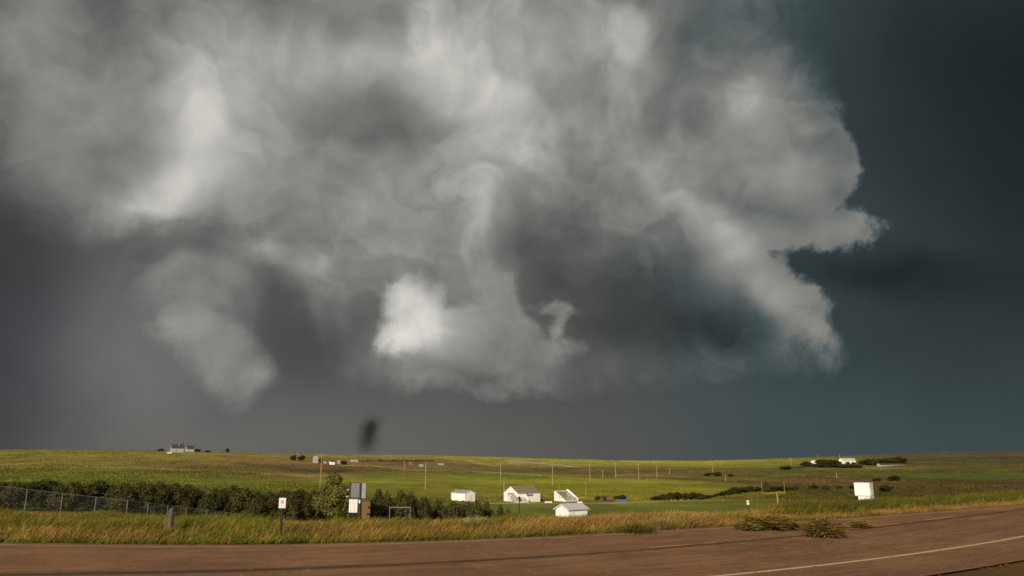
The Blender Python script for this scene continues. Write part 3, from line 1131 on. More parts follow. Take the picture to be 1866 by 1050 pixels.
MB().prism([(lxx + 0.302, -0.6), (lxx + 2.1, -0.6), (lxx + 2.1, 0.2), (lxx + 0.302, h0 - 0.3)], 1, 0.1, lyy - 0.9).build('ramp', m_white2, pb)
MB().tube((lxx * .4, lyy * .5, h1 + .15), (lxx * .4, lyy * .5, h1 + .55), 0.05).box(lxx * .4 - .18, lxx * .4 + .18, lyy * .5 - .05, lyy * .5 + .05, h1 + .45, h1 + .6).build('vent', m_galv, pb)
MB().box(0.9, 1.7, -0.05, -0.003, h0 + 0.1, h0 + 2.0).build('door', m_white, pb)

# --- goal posts
def goalpost(label, near, w, hbar, htop, rz, mat, off):
    root = empty('goalpost', near, rz)
    tag(root, label, 'goalpost', 'goalposts at the ends of the playing field')
    MB().path([(off, -1.2, -0.3), (off, -1.2, hbar - 0.5), (off, -0.7, hbar - 0.06), (off, 0, hbar)], 0.16, 10).build('base_post', mat, root)
    MB().tube((-w / 2, 0, hbar), (w / 2, 0, hbar), 0.085).build('crossbar', mat, root)
    for s in (-1, 1):
        MB().tube((s * w / 2, 0, hbar), (s * w / 2, 0, htop), 0.065, 0.05).build('upright', mat, root)
    return root


p = ground_at(1411, 917.5)
q = mpp(p.y)
goalpost('bright yellow goalpost at the right end of the field', p, 40.5 * q, 18 * q, 38 * q, 0.0, m_yellow, 0.7)
p = ground_under(1042, 205)
q = mpp(205)
zb = at(1042, 907, 205).z - p.z
goalpost('pale yellow goalpost with tall thin uprights in front of the grandstands', p, 48 * q, zb, at(1042, 879, 205).z - p.z, 0.0, m_yellow2, -1.3)

# --- covered mats, boards on the grass
def tarp(label, X, Y, wpx, hpx, mat, cat='tarpaulin'):
    p = ground_at(X, Y)
    q = mpp(p.y)
    w, h = wpx * q, hpx * q
    nx, ny = 18, 8
    vs, fs = [], []
    for j in range(ny + 1):
        for i in range(nx + 1):
            u, v = i / nx, j / ny
            e = min(u, 1 - u, v, 1 - v) * 6
            z = h * min(1, e) * (0.75 + 0.35 * mnoise.noise(Vector((u * 4 + X, v * 3, 0)))) + 0.02
            vs.append(((u - .5) * w, (v - .5) * w * .5, z - 0.05))
    for j in range(ny):
        for i in range(nx):
            a = j * (nx + 1) + i
            fs.append((a, a + 1, a + nx + 2, a + nx + 1))
    o = MB().add(vs, fs)
    o.add([(-w / 2, -w / 4, -.2), (w / 2, -w / 4, -.2), (w / 2, w / 4, -.2), (-w / 2, w / 4, -.2)], [(0, 3, 2, 1)])
    ob = o.build('tarpaulin', mat, smooth=False)
    ob.location = p
    ob.rotation_euler = (0, 0, 0.15)
    tag(ob, label, cat)
    return ob


tarp('bright blue tarpaulin over a low heap beside the track', 1134, 914.5, 19, 5.2, m_blue)
tarp('dark navy tarpaulin over a long low heap left of the blue one', 1109, 914.5, 24, 3.6, m_navy)


def bench(label, X, Y, wpx, rz):
    p = ground_at(X, Y)
    q = mpp(p.y)
    w = wpx * q
    r = empty('bench', p, rz)
    tag(r, label, 'bench', 'low white benches beside the field')
    MB().box(-w / 2, w / 2, -.2, .2, .42, .48).build('seat', m_white, r)
    MB().box(-w / 2, w / 2, -.24, -.202, .12, .46).build('apron', m_white, r)
    for s in (-1, 1):
        MB().box(s * w * .4 - .05, s * w * .4 + .05, -.18, .18, -.1, .417).build('leg', m_white, r)


bench('low white bench on the grass right of the gabled building', 999, 917, 13, 0.2)
bench('low white bench right of the solid sided grandstand', 1057, 917.5, 9, -0.2)

# --- black lamp like post in the verge
p = ground_under(946, 37)
zt = at(946, 905, 37).z - p.z
lp = empty('post', p)
tag(lp, 'thin black post with bulging black head rising from tall grass before the gabled building', 'post')
MB().tube((0, 0, -0.3), (0, 0, zt - 0.05), 0.022, 0.02).build('pole', m_dark, lp)
MB().lathe([(0.02, zt - 0.24), (0.065, zt - 0.2), (0.06, zt - 0.13), (0.03, zt - 0.11)], c=(0.035, 0)).lathe([(0.03, zt - 0.115), (0.07, zt - 0.1), (0.06, zt - 0.02), (0.02, zt)], c=(-0.005, 0)).build('head', m_dark, lp, smooth=True)

# --- tall board structure with grey and white panels
dB = 93.0
p = ground_under(651, dB)
q = mpp(dB)
bd = empty('signboard', p, R(-10))
tag(bd, 'tall signboard of grey sheets on dark posts above a white ribbed panel', 'signboard')
def hz(Y):
    return at(651, Y, dB).z - p.z
def bx(X):
    return (X - 651) * q
MB().box(bx(642), bx(658), 0, 0.06, hz(907), hz(881)).build('grey_panel', m_corr, bd)
rb = MB()
for k in range(6):
    rb.box(bx(643 + k * 2.6), bx(643.7 + k * 2.6), -0.035, -0.002, hz(906), hz(889))
rb.box(bx(642.5), bx(657.5), -0.04, -0.002, hz(888), hz(887)).box(bx(642.5), bx(657.5), -0.04, -0.002, hz(883.2), hz(882.2))
rb.build('batten', m_palepanel, bd)
MB().box(bx(661), bx(669), 0.15, 0.21, hz(908), hz(880.5)).build('side_panel', m_palepanel, bd)
MB().box(bx(638.5), bx(641.7), -0.06, 0.16, -0.4, hz(880)).build('post', m_darkwood, bd)
MB().box(bx(658.2), bx(660.8), -0.06, 0.16, -0.4, hz(880)).build('post', m_darkwood, bd)
MB().box(bx(641.8), bx(658.1), -0.10, 0.12, hz(909.5), hz(907.2)).build('beam', m_darkwood, bd)
MB().box(bx(640.6), bx(656), -0.15, -0.102, hz(934), hz(909.8)).build('white_panel', m_white2, bd)
rb = MB()
for k in range(5):
    rb.box(bx(643 + k * 2.6), bx(643.8 + k * 2.6), -0.18, -0.153, hz(933.5), hz(910))
rb.build('rib', m_cream, bd)
MB().tube((bx(660), -.14, hz(911)), (bx(660), -.14, hz(917)), 0.13, 0.10).build('lamp', m_white2, bd)
MB().box(bx(634), bx(638.3), -.05, .05, hz(894), hz(891)).build('bracket', m_palepanel, bd)
MB().box(bx(632.5), bx(638.3), -.05, .05, hz(906.5), hz(903.5)).build('bracket', m_palepanel, bd)

p = ground_under(671, 98)
q6 = mpp(98)
ob = MB().box(-7.5 * q6, 7.5 * q6, 0, 1.6, -.3, at(671, 913, 98).z - p.z)
ob.box(-8.2 * q6, 8.2 * q6, -.15, 1.75, at(671, 913, 98).z - p.z + .003, at(671, 912, 98).z - p.z)
ob = ob.build('storage_box', m_rustboard, bevel=0.04)
ob.location = p
tag(ob, 'brown wooden box shed beside the tall signboard', 'box')

# --- small goal frame of grey pipe
p = ground_under(732, 96)
q6 = mpp(96)
gf = empty('small_goal', p)
tag(gf, 'grey pipe goal frame before the dark shrubs', 'goal')
hh = at(732, 925, 96).z - p.z
MB().tube((-18.5 * q6, 0, hh), (18.5 * q6, 0, hh), 0.055).build('crossbar', m_galv, gf)
for s in (-1, 1):
    MB().tube((s * 18.5 * q6, 0, -.2), (s * 18.5 * q6, 0, hh), 0.055).build('post', m_galv, gf)
    MB().tube((s * 18.5 * q6, 0.02, hh), (s * 18.5 * q6, 1.5, -0.1), 0.035).build('stay', m_galv, gf)

# --- small sign on a dark post
dS = 23.6
p = ground_under(520, dS)
q = mpp(dS)
zs1, zs0 = at(521, 907.5, dS).z - p.z, at(521, 926, dS).z - p.z
sg = empty('sign', p, R(2))
tag(sg, 'small white sign with red prohibition circle on dark metal post', 'sign')
MB().box(-0.022, 0.022, 0.0, 0.035, -0.3, zs1 - 0.02).box(-0.038, -0.022, 0.02, 0.035, -0.3, zs1 - 0.02).box(0.022, 0.038, 0.02, 0.035, -0.3, zs1 - 0.02).build('post', m_dark, sg)
w = 6.1 * q
pl = MB().box(-w, w, -0.008, -0.003, zs0, zs1).build('sign_plate', m_sign, sg)
rr, cz = w * 0.50, zs1 - (zs1 - zs0) * 0.40
vs, fs = [], []
N = 28
for i in range(N):
    a_ = 2 * math.pi * i / N
    for r_ in (rr, rr * 0.74):
        vs.append((r_ * math.cos(a_), -0.010, cz + r_ * math.sin(a_)))
for i in range(N):
    j = (i + 1) % N
    fs.append((2 * i, 2 * j, 2 * j + 1, 2 * i + 1))
k = rr * 0.62
vs2 = [(-k - .008, -0.0125, cz + k - .008), (-k + .008, -0.0125, cz + k + .008), (k + .008, -0.0125, cz - k + .008), (k - .008, -0.0125, cz - k - .008)]
MB().add(vs, fs).add(vs2, [(0, 1, 2, 3)]).build('red_circle', m_red, pl)
P_ = MB()
u = rr * 0.30
P_.box(-u, -u * .45, -0.0115, -0.0095, cz - u * 1.5, cz + u * 1.5).box(-u * .45, u, -0.0115, -0.0095, cz + u * 1.0, cz + u * 1.5)
P_.box(-u * .45, u, -0.0115, -0.0095, cz - u * .3, cz + u * .15).box(u * .5, u, -0.0115, -0.0095, cz + u * .15, cz + u * 1.0)
P_.build('letter', m_blackprint, pl)

# --- wooden post, left
dW = 24.3
p = ground_under(322, dW)
q = mpp(dW)
hp_ = at(322, 925.5, dW).z - p.z
wp_ = empty('wooden_post', p, R(12))
tag(wp_, 'thick weathered wooden post standing in the roadside grass', 'post')
b = MB()
vs, fs = [], []
n = 10
prof = [(0.095, -0.3), (0.088, 0.2), (0.084, hp_ * .6), (0.082, hp_ - .02), (0.070, hp_)]
b.lathe(prof, n)
b.v = [(x * (1 + .1 * mnoise.noise(Vector((x * 9, y * 9, z * 3)))), y * (1 + .1 * mnoise.noise(Vector((y * 9, x * 9, z * 3 + 5)))), z + (0.03 * x / .08 if z > hp_ - .03 else 0)) for x, y, z in b.v]
b.build('timber', m_postwood, wp_)
MB().tube((-0.09, -0.03, hp_ - .16), (0.09, -0.06, hp_ - .16), 0.006).build('wire_staple', m_galv, wp_)

# --- marker post, right
dM = 35.5
p = ground_under(1358, dM)
q = mpp(dM)
mp_ = empty('marker_post', p)
tag(mp_, 'thin dark marker post with two stacked cream reflector plates', 'marker post')
zt = at(1358, 912, dM).z - p.z
MB().box(-.026, .026, -.01, .02, -.3, zt - .02).build('post', m_darkwood, mp_)
for a0, a1 in ((912, 915.3), (916.1, 920)):
    z1, z0 = at(1358, a0, dM).z - p.z, at(1358, a1, dM).z - p.z
    MB().box(-2.4 * q - .02, 2.2 * q - .02, -.02, -.013, z0, z1).build('reflector', m_reflect, mp_)

# --- chain link fence on the left
m_fence = material('dull_galvanised_wire', (0.20, 0.20, 0.175), rough=0.7, var=0.15, scale=2.0)


def chain_fence():
    pts = []
    for X, Ytop, d in ((-140, 868, 72), (50, 892, 78), (233, 912.5, 85), (340, 925, 92), (445, 938, 99)):
        a_ = at(X, Ytop, d)
        pts.append((a_, gz(a_.x, a_.y)))
    c0 = pts[0][0]
    root = empty('chain_link_fence', (c0.x, c0.y, pts[0][1]))
    tag(root, 'grey chain link fence running down the slope behind the roadside grass', 'fence')
    o = Vector((c0.x, c0.y, pts[0][1]))
    mesh = MB()
    rail = MB()
    xs = []
    for (a, za), (b, zb) in zip(pts[:-1], pts[1:]):
        L_ = (b - a).length
        n_ = max(1, round(L_ / 3.0))
        for k in range(n_):
            xs.append((a.lerp(b, k / n_), za + (zb - za) * k / n_))
    xs.append(pts[-1])
    for (t_, zg) in xs:
        MB().tube(Vector((t_.x, t_.y, gz(t_.x, t_.y) - .3)) - o, t_ + Vector((0, 0, .04)) - o, 0.038).build('post', m_fence, root)
    for (a, za), (b, zb) in zip(xs[:-1], xs[1:]):
        rail.tube(a - o, b - o, 0.024, n=6)
        H = a.z - za
        n_ = int((b - a).length / 0.16)
        m_ = int(H / 0.16)
        for k in range(-m_, n_ + 1):
            for sgn in (1, -1):
                u0, v0 = (k, 0) if sgn == 1 else (k, m_)
                u1, v1 = (k + m_, m_) if sgn == 1 else (k + m_, 0)
                if u0 < 0:
                    v0 += sgn * (-u0)
                    u0 = 0
                if u1 > n_:
                    v1 -= sgn * (u1 - n_)
                    u1 = n_
                if u1 <= u0:
                    continue
                def P(u, v):
                    t = u / n_
                    top, bot = a.lerp(b, t), Vector((a.x + (b.x - a.x) * t, a.y + (b.y - a.y) * t, za + (zb - za) * t))
                    return bot.lerp(top, v / m_) - o
                mesh.tube(P(u0, v0), P(u1, v1), 0.003, n=3)
    rail.build('top_rail', m_fence, root)
    mesh.build('wire_mesh', m_fence, root)


chain_fence()


# --- utility poles
def pole_mesh(h):
    return h


def utility_pole(label, X, Yt, Yb, d=None, arm=1, mat=m_pole):
    p = ground_at(X, Yb) if d is None else ground_under(X, d)
    d = p.y
    h = at(X, Yt, d).z - p.z
    root = empty('utility_pole', p, R(15))
    tag(root, label, 'utility pole', 'utility poles across the fields')
    r_ = 0.13 + 0.00016 * d
    MB().tube((0, 0, -.5), (0, 0, h), r_ * 1.2, r_ * 0.85).build('pole', mat, root)
    if arm:
        c = MB().box(-1.2, 1.2, -r_ - .12, -r_ - .003, h - .8, h - .62)
        co_ = c.build('crossarm', mat, root)
        for x in (-1.1, -0.45, 0.45, 1.1):
            MB().tube((x, -r_ - .06, h - .617), (x, -r_ - .06, h - .40), 0.07, 0.05, 6).build('insulator', m_insul, co_)
    return root


UP = [
    ('tall utility pole with crossarm rising behind the leafy tree', 583, 828, 893),
    ('bare tan utility pole in the field above the small goal frame', 775, 842.5, 892),
    ('short distant pole in the rough left of the tan utility pole', 736.5, 840, 857),
    ('small pole with crossarm on the left skyline beside dark brush', 541, 825, 840),
    ('faint tall pole in the green field left of the gabled building', 912, 844, 879),
    ('short brown pole close behind the left end of the gabled building', 918.5, 870, 900),
    ('utility pole in the field between gabled building and right grandstand', 1007, 846.5, 884),
    ('utility pole above the right end of the low grey roofed shed', 1075, 841, 877),
    ('very short pole right of the one above the low grey roofed shed', 1098.6, 856, 871),
    ('thin pole crossing the bright strip, above the blue tarpaulin', 1122, 842, 871),
    ('bright pole on the tan streak, left of a matching pair', 1164, 845, 873.5),
    ('bright pole on the right end of the tan streak', 1197.5, 847.5, 872),
    ('short faint pole just right of the tan streak', 1220, 851, 865),
    ('pole beside the distant brush, midway to the right hill', 1299, 844, 863),
    ('stub pole in brown rough right of the distant brush', 1322.5, 866, 877),
    ('pole on the right skyline left of the farm buildings', 1441.6, 834, 847.5),
    ('pole behind the small white farm outbuilding', 1492, 829, 842),
    ('pole at the left end of the long white farmhouse', 1531, 828, 844),
    ('small pale pole on the green slope below the farm', 1525, 861, 873)]
for i, (lb, X, Yt, Yb) in enumerate(UP):
    utility_pole(lb, X, Yt, Yb, arm=0 if Yb - Yt < 17 and X != 541 or X in (775, 918.5) else 1)

# --- far farms and houses
def far_gable(label, X0, X1, Yb, Yeave, Ypeak, phi=R(30), split=0.35, **kw):
    """X0..X1 whole width, split: share of the end wall"""
    Xc = X0 + (X1 - X0) * split
    p = ground_at(Xc, Yb)
    q = mpp(p.y)
    return gable('farmhouse' if (X1 - X0) > 20 else 'outbuilding', label, p, phi, (X1 - Xc) * q / math.cos(phi), (Xc - X0) * q / math.sin(phi),
                 (Yb - Yeave) * q, (Yeave - Ypeak) * q, sink=1.5, **kw)


hh_ = far_gable('pale house with dark roof on the left skyline, its left and taller gabled wing', 301, 330, 824.5, 817, 809.5, roof=m_darkroof, wall=m_cream, cat='house', split=0.38,
                windows=[('x0', 3.0, 1.2, 1.6, 1.3), ('y0', 4.0, 1.3, 1.8, 1.3)], chimney=(8, 4))
far_gable('pale house with dark roof on the left skyline, its right and lower wing', 328, 351, 824, 818.5, 812, roof=m_darkroof, wall=m_cream, cat='house', split=0.55,
          windows=[('y0', 2.0, .8, 1.6, 1.2)])
FB = [
    ('pale grey barn below the left skyline beside the tall pole', 565, 579, 844.5, 834.5, 832, .75, m_cream, m_greyroof),
    ('small grey shed right of the tall pole below the skyline', 588, 594, 845, 841, 839.5, .5, m_greywall, m_darkroof),
    ('small whitish shed with dark lean-to below the left skyline', 598, 609, 847, 842, 840.5, .4, m_white, m_darkroof),
    ('cream outbuilding right of the whitish shed', 613, 619, 846.5, 841.5, 840, .6, m_cream, m_greyroof),
    ('long low pale shed under the dark hedgerow', 637, 651, 842, 839.5, 838.5, .2, m_cream, m_greyroof),
    ('rust coloured shed in the rough right of the short distant pole', 744, 752, 848, 844, 842.3, .5, m_rusty, m_rusty),
    ('low pale shed right of the rust coloured one', 763, 771, 850.5, 848, 847, .3, m_cream, m_greyroof),
    ('low pale shed on the slope far above the boxy shed', 797, 809, 848, 845.8, 845, .3, m_cream, m_greyroof),
    ('small white farm outbuilding at the left end of the right hill farm', 1480, 1489.5, 845.5, 841, 839.5, .3, m_white, m_white2),
    ('grey outbuilding among dark trees between the white farm buildings', 1506, 1514, 845.5, 842, 840.5, .4, m_cream, m_greyroof)]
for lb, X0, X1, Yb, Ye, Yp, sp_, wl, rf_ in FB:
    far_gable(lb, X0, X1, Yb, Ye, Yp, wall=wl, roof=rf_, split=sp_, cat='shed', over=0.2)
far_gable('long white farmhouse with pale grey roof on the right hill', 1532, 1568, 845.5, 839, 835.5, split=0.12, wall=m_white, roof=m_greyroof, cat='house',
          windows=[('y0', 4, 1.4, 2.0, 1.2), ('y0', 10, 1.4, 2.0, 1.2), ('y0', 16, 1.4, 2.0, 1.2)])
far_gable('long low pinkish barn at the right edge of the hill', 1601, 1668, 850.5, 847, 845, split=0.05, wall=m_cream, roof=m_darkroof, cat='barn',
          windows=[('y0', 4 + 5 * k, 0.7, 1.6, 0.8) for k in range(6)])

# --- white van by the hill house
p = ground_at(309, 827)
vn = empty('parked_van', p, R(8))
tag(vn, 'white van parked below the pale house on the left skyline', 'van')
MB().prism([(-2.3, .35), (2.3, .35), (2.35, 1.0), (1.5, 1.15), (.9, 1.85), (-2.2, 1.9)], 1, -.9, .9).build('body', m_carpaint, vn, bevel=.05)
MB().box(-1.9, .7, -.93, -.903, 1.15, 1.65).build('window', m_glass, vn)
for x in (-1.5, 1.5):
    for y in (-.93, .75):
        w_ = MB().tube((x, y, .33), (x, y + .18, .33), .33, n=14).build('wheel', m_tyre, vn)

# ================================================================ shrubs and trees
def leaf_arrays(lobes, n, size, seed, elong=1.5):
    """leaf sprays spread through a set of ellipsoid lobes: (centre, radii) -> verts, faces (pairs of quads)"""
    g_ = np.random.default_rng(seed)
    wts = np.array([l[1][0] * l[1][1] * l[1][2] for l in lobes]) ** 0.7
    wts = wts / wts.sum()
    idx = g_.choice(len(lobes), n, p=wts)
    C_ = np.array([l[0] for l in lobes])[idx]
    Rr = np.array([l[1] for l in lobes])[idx]
    v = g_.normal(size=(n, 3))
    v /= np.linalg.norm(v, axis=1)[:, None]
    rad_ = (0.35 + 0.75 * g_.random(n) ** 0.55)[:, None]
    P_ = C_ + v * Rr * rad_
    P_[:, 2] = np.maximum(P_[:, 2], 0.02)
    a = g_.normal(size=(n, 3))
    a[:, 2] += 0.3
    a /= np.linalg.norm(a, axis=1)[:, None]
    b = np.cross(a, v + 0.3 * g_.normal(size=(n, 3)))
    b /= np.linalg.norm(b, axis=1)[:, None] + 1e-9
    s_ = (size * (0.55 + 0.9 * g_.random(n)))[:, None]
    q0, q1, q2, q3 = P_ - a * s_ * elong * .5, P_ + b * s_ * .45, P_ + a * s_ * elong * .5, P_ - b * s_ * .45
    V = np.stack([q0, q1, q2, q3], 1).reshape(-1, 3)
    Fc = np.arange(n * 4).reshape(-1, 4)
    return V, Fc


def stems(h, spread, n, r, seed, trunk=0.0):
    g_ = random.Random(seed)
    b = MB()
    for k in range(n):
        a = g_.uniform(0, 2 * math.pi)
        p = Vector((g_.uniform(-.12, .12) * spread, g_.uniform(-.12, .12) * spread, -0.2))
        d = Vector((math.cos(a) * spread * g_.uniform(.25, .8), math.sin(a) * spread * g_.uniform(.25, .8), h * g_.uniform(.55, .85)))
        if trunk:
            p = Vector((0, 0, trunk * g_.uniform(.5, 1.0)))
        q = p + (d - p) * .5 + Vector((g_.uniform(-.1, .1), g_.uniform(-.1, .1), h * .08))
        b.tube(p, q, r, r * .65, 5)
        b.tube(q, p + (d - p) * 1.0, r * .65, r * .25, 5)
    if trunk:
        b.tube((0, 0, -.3), (0.05, 0, trunk), r * 2.2, r * 1.3, 8)
    return b


def make_shrub(w, h, n, size, seed, mat, name='shrub', trunk=0.0, nst=6):
    """unit to be copied: crown about w wide and h tall"""
    g_ = random.Random(seed)
    lobes = []
    k = g_.randint(6, 9)
    for i in range(k):
        a = 2 * math.pi * i / k + g_.uniform(-.4, .4)
        rr = w * g_.uniform(.18, .34)
        zz = h * g_.uniform(.28, .72)
        lobes.append(((math.cos(a) * rr, math.sin(a) * rr, zz), (w * g_.uniform(.16, .27), w * g_.uniform(.16, .27), h * g_.uniform(.16, .28))))
    lobes.append(((g_.uniform(-.1, .1) * w, 0, h * .72), (w * .2, w * .2, h * .27)))
    lobes.append(((g_.uniform(-.2, .2) * w, 0, h * .30), (w * .36, w * .36, h * .30)))
    root = empty(name, (0, 0, 0))
    V, Fc = leaf_arrays(lobes, n, size, seed)
    c = np_mesh('crown', V, Fc, mat)
    c.parent = root
    stems(h * .9, w * .5, nst, 0.035 * h / 3 + .01, seed, trunk).build('trunk' if trunk else 'stem', m_bark, root)
    return root


protos = [make_shrub(3.2, 5.0, 7500, 0.15, 100 + i, m_leaf3 if i in (1, 4) else m_leaf) for i in range(5)]
used = [False] * 5


def put_shrub(X, Ytop, wpx, d, label, group, i, far_base=None):
    if far_base is not None:
        p = ground_at(X, far_base)
    else:
        p = ground_under(X, d)
    d = p.y
    q = mpp(d)
    k = i % 5
    if used[k]:
        o = copy_tree(protos[k])
    else:
        o = protos[k]
        used[k] = True
    h = at(X, Ytop, d).z - p.z
    o.location = p
    o.scale = (wpx * q / 3.0, wpx * q / 3.0, h / 5.0)
    o.rotation_euler = (0, 0, (i * 2.4) % 6.28)
    tag(o, label, 'shrub', group)
    return o


G1 = 'dark shrubs along the foot of the slope'
HEDGE = [  # X, Ytop, width px, distance
    (-60, 872, 60, 104), (-15, 868, 62, 112), (35, 876, 58, 104), (85, 872, 62, 114), (135, 878, 58, 104), (185, 876, 60, 112),
    (232, 880, 52, 106), (262, 877, 46, 114), (292, 878, 48, 105), (322, 880, 46, 113), (348, 882, 44, 106), (372, 893, 38, 116),
    (398, 890, 42, 106), (426, 884, 50, 112), (452, 889, 46, 106), (474, 893, 34, 115)]
for i, (X, Yt, w_, d) in enumerate(HEDGE):
    lb = ('dark green shrub in the thick row behind the chain link fence' if X < 380 else
          'dark rounded shrub between the fence end and the small white sign')
    put_shrub(X, Yt, w_ * 1.12, d, lb, G1, i)
for i, (X, Yt, w_, d) in enumerate([(470, 908, 40, 96), (500, 907, 44, 98), (532, 909, 44, 96), (562, 912, 36, 98)]):
    put_shrub(X, Yt, w_ * 1.1, d, 'low green shrub behind the small white sign', 'low shrubs behind the small sign', i + 2)
for i, (X, Yt, w_, d) in enumerate([(496, 896, 34, 150), (522, 892, 36, 150), (548, 890, 38, 150), (572, 893, 30, 150)]):
    put_shrub(X, Yt, w_ * 1.15, d, 'dark shrub in the far row, half hidden left of the leafy tree', 'far shrubs left of the leafy tree', i + 1)
for i, (X, Yt, w_, d) in enumerate([(690, 892, 36, 112), (708, 896, 30, 118), (733, 892, 34, 112), (750, 895, 30, 118)]):
    put_shrub(X, Yt, w_ * 1.15, d, 'tall dark shrub between the signboard and the grey goal frame top', 'tall shrubs behind the goal frame', i)
for i, (X, Yt, w_, d) in enumerate([(700, 908, 44, 100), (738, 906, 44, 101), (772, 906, 42, 104), (800, 908, 40, 108), (828, 912, 38, 106), (850, 913, 34, 110), (868, 912, 36, 104), (886, 914, 30, 108)]):
    put_shrub(X, Yt, w_ * 1.15, d, 'dark shrub in the low thicket stretching right of the signboard', 'low thicket right of the signboard', i + 3)
for i, (X, Yt, w_, d) in enumerate([(910, 921, 30, 104), (926, 925, 24, 100)]):
    put_shrub(X, Yt, w_ * 1.1, d, ['small round shrub at the right end of the thicket, before the gabled building', 'lowest outermost shrub right of the thicket'][i], None, i)
G2 = 'shrubs along the track on the right'
for i, (X, Yt, w_, Yb) in enumerate([(1194, 904, 14, 911.5), (1208, 900, 18, 911.5), (1222, 897, 22, 911.5), (1234, 896.5, 20, 911), (1248, 898, 20, 911), (1262, 897, 22, 910.5), (1274, 898, 18, 910.5), (1286, 901.5, 18, 909), (1298, 902, 14, 906)]):
    put_shrub(X, Yt, w_ * 1.15, None, 'dark shrub in the row beyond the track, right of the blue tarpaulin', G2, i, far_base=Yb)
for i, (X, Yt, w_, Yb) in enumerate([(1312, 898, 16, 904), (1325, 893, 22, 902), (1338, 887.5, 22, 900), (1352, 888, 22, 898), (1366, 885, 20, 896.5), (1380, 887, 20, 896), (1396, 878, 13, 898), (1405, 884, 18, 896), (1424, 885, 20, 895), (1436, 887, 16, 894)]):
    put_shrub(X, Yt, w_ * 1.15, None, 'dark bush on the rise behind the bright yellow goalpost', 'bushes behind the bright goalpost', i, far_base=Yb)
LONE = [
    (1089, 903, 9, 912, 'small round bush left of the navy tarpaulin'), (1102, 903.5, 7, 912, 'small yellowish bush directly behind the navy tarpaulin'),
    (1123, 903, 11, 911.5, 'small dark bush behind the gap of the two tarpaulins'), (1134, 901.5, 15, 911.5, 'round dark bush behind the blue tarpaulin'),
    (1450, 886.5, 12, 894, 'single dark bush right of the bright goalpost'), (1483, 883, 15, 891, 'round dark bush on the slope, second right of the bright goalpost'),
    (1504.5, 885, 14, 892.5, 'dark bush on the slope, third right of the bright goalpost'), (1529, 885.5, 9, 891, 'tiny bush halfway to the white press box'),
    (1554, 884, 11, 891, 'small bush just left of the white press box'),
    (1599, 870.5, 16, 877, 'low dark bush above and right of the white press box'), (1630, 866, 20, 877, 'dark bush on the slope at the right edge'),
    (1332, 863, 11, 869, 'dark bush in the rough near the stub pole'), (1290, 861, 14, 868, 'dark brush patch left of the stub pole, its left bush'),
    (1306, 860, 16, 868, 'dark brush patch left of the stub pole, its right bush'), (1433, 849, 22, 856, 'dark bush in the gully below the right skyline'),
    (1615, 884, 24, 896, 'yellow green bush right of the white press box')]
for i, (X, Yt, w_, Yb, lb) in enumerate(LONE):
    put_shrub(X, Yt, w_ * 1.1, None, lb, None, i, far_base=Yb)

G3 = 'trees round the right hill farm'
FT = [(1468, 841, 14, 849), (1476, 843, 12, 850), (1494, 837, 16, 847), (1503, 836.5, 14, 846), (1512, 837.5, 16, 847), (1521, 838, 14, 847), (1528, 840, 10, 847),
      (1488, 845, 16, 851), (1500, 845.5, 16, 852), (1512, 846, 18, 852.5), (1524, 846, 18, 852.5), (1537, 846, 18, 853), (1550, 846.5, 18, 853), (1562, 847, 16, 853),
      (1573, 838, 14, 847), (1583, 836, 16, 848), (1593, 835, 16, 848), (1603, 836, 16, 846), (1614, 835, 18, 846.5), (1626, 834, 20, 846.5), (1640, 832, 22, 846),
      (1545, 841.5, 7, 847), (1556, 842.5, 7, 847)]
for i, (X, Yt, w_, Yb) in enumerate(FT):
    lb = ('dark tree left of the long white farmhouse' if X < 1530 and Yb < 850.5 else
          'dark low tree in the row below the white farm buildings' if Yb > 850 else
          'small dark tree close in front of the long white farmhouse' if X in (1545, 1556) else
          'dark tree between the long white farmhouse and the pinkish barn')
    o = put_shrub(X, Yt, w_ * 1.2, None, lb, G3, i, far_base=Yb)
    o['category'] = 'tree'
for i in range(26):
    X = 648 + i * 5.6
    o = put_shrub(X, 838.3 + (i % 4) * .35, 6.5, None, 'distant dark shrub in the hedgerow across the left middle hill', 'hedgerow on the left middle hill', i, far_base=841.2)
for i, (X, Yt, w_, Yb, lb) in enumerate([
        (293, 817.5, 12, 822.5, 'low bush on the skyline left of the pale house'), (358, 818, 16, 823.5, 'bush on the skyline right of the pale house'),
        (378, 820.5, 12, 825, 'small skyline bush further right of the pale house'), (414, 816.5, 7, 824.5, 'lone small tree on the left skyline'),
        (536, 829, 16, 839, 'dark bush on the left skyline at the pole with crossarm'), (550, 829.5, 14, 839, 'dark bush between the skyline pole and the pale grey barn'),
        (584, 835, 10, 843, 'dark bush right beside the pale grey barn'), (605, 838, 10, 846.5, 'dark bush behind the small whitish shed'),
        (626, 839, 12, 847, 'olive bush left of the long low pale shed')]):
    put_shrub(X, Yt, w_, None, lb, None, i, far_base=Yb)

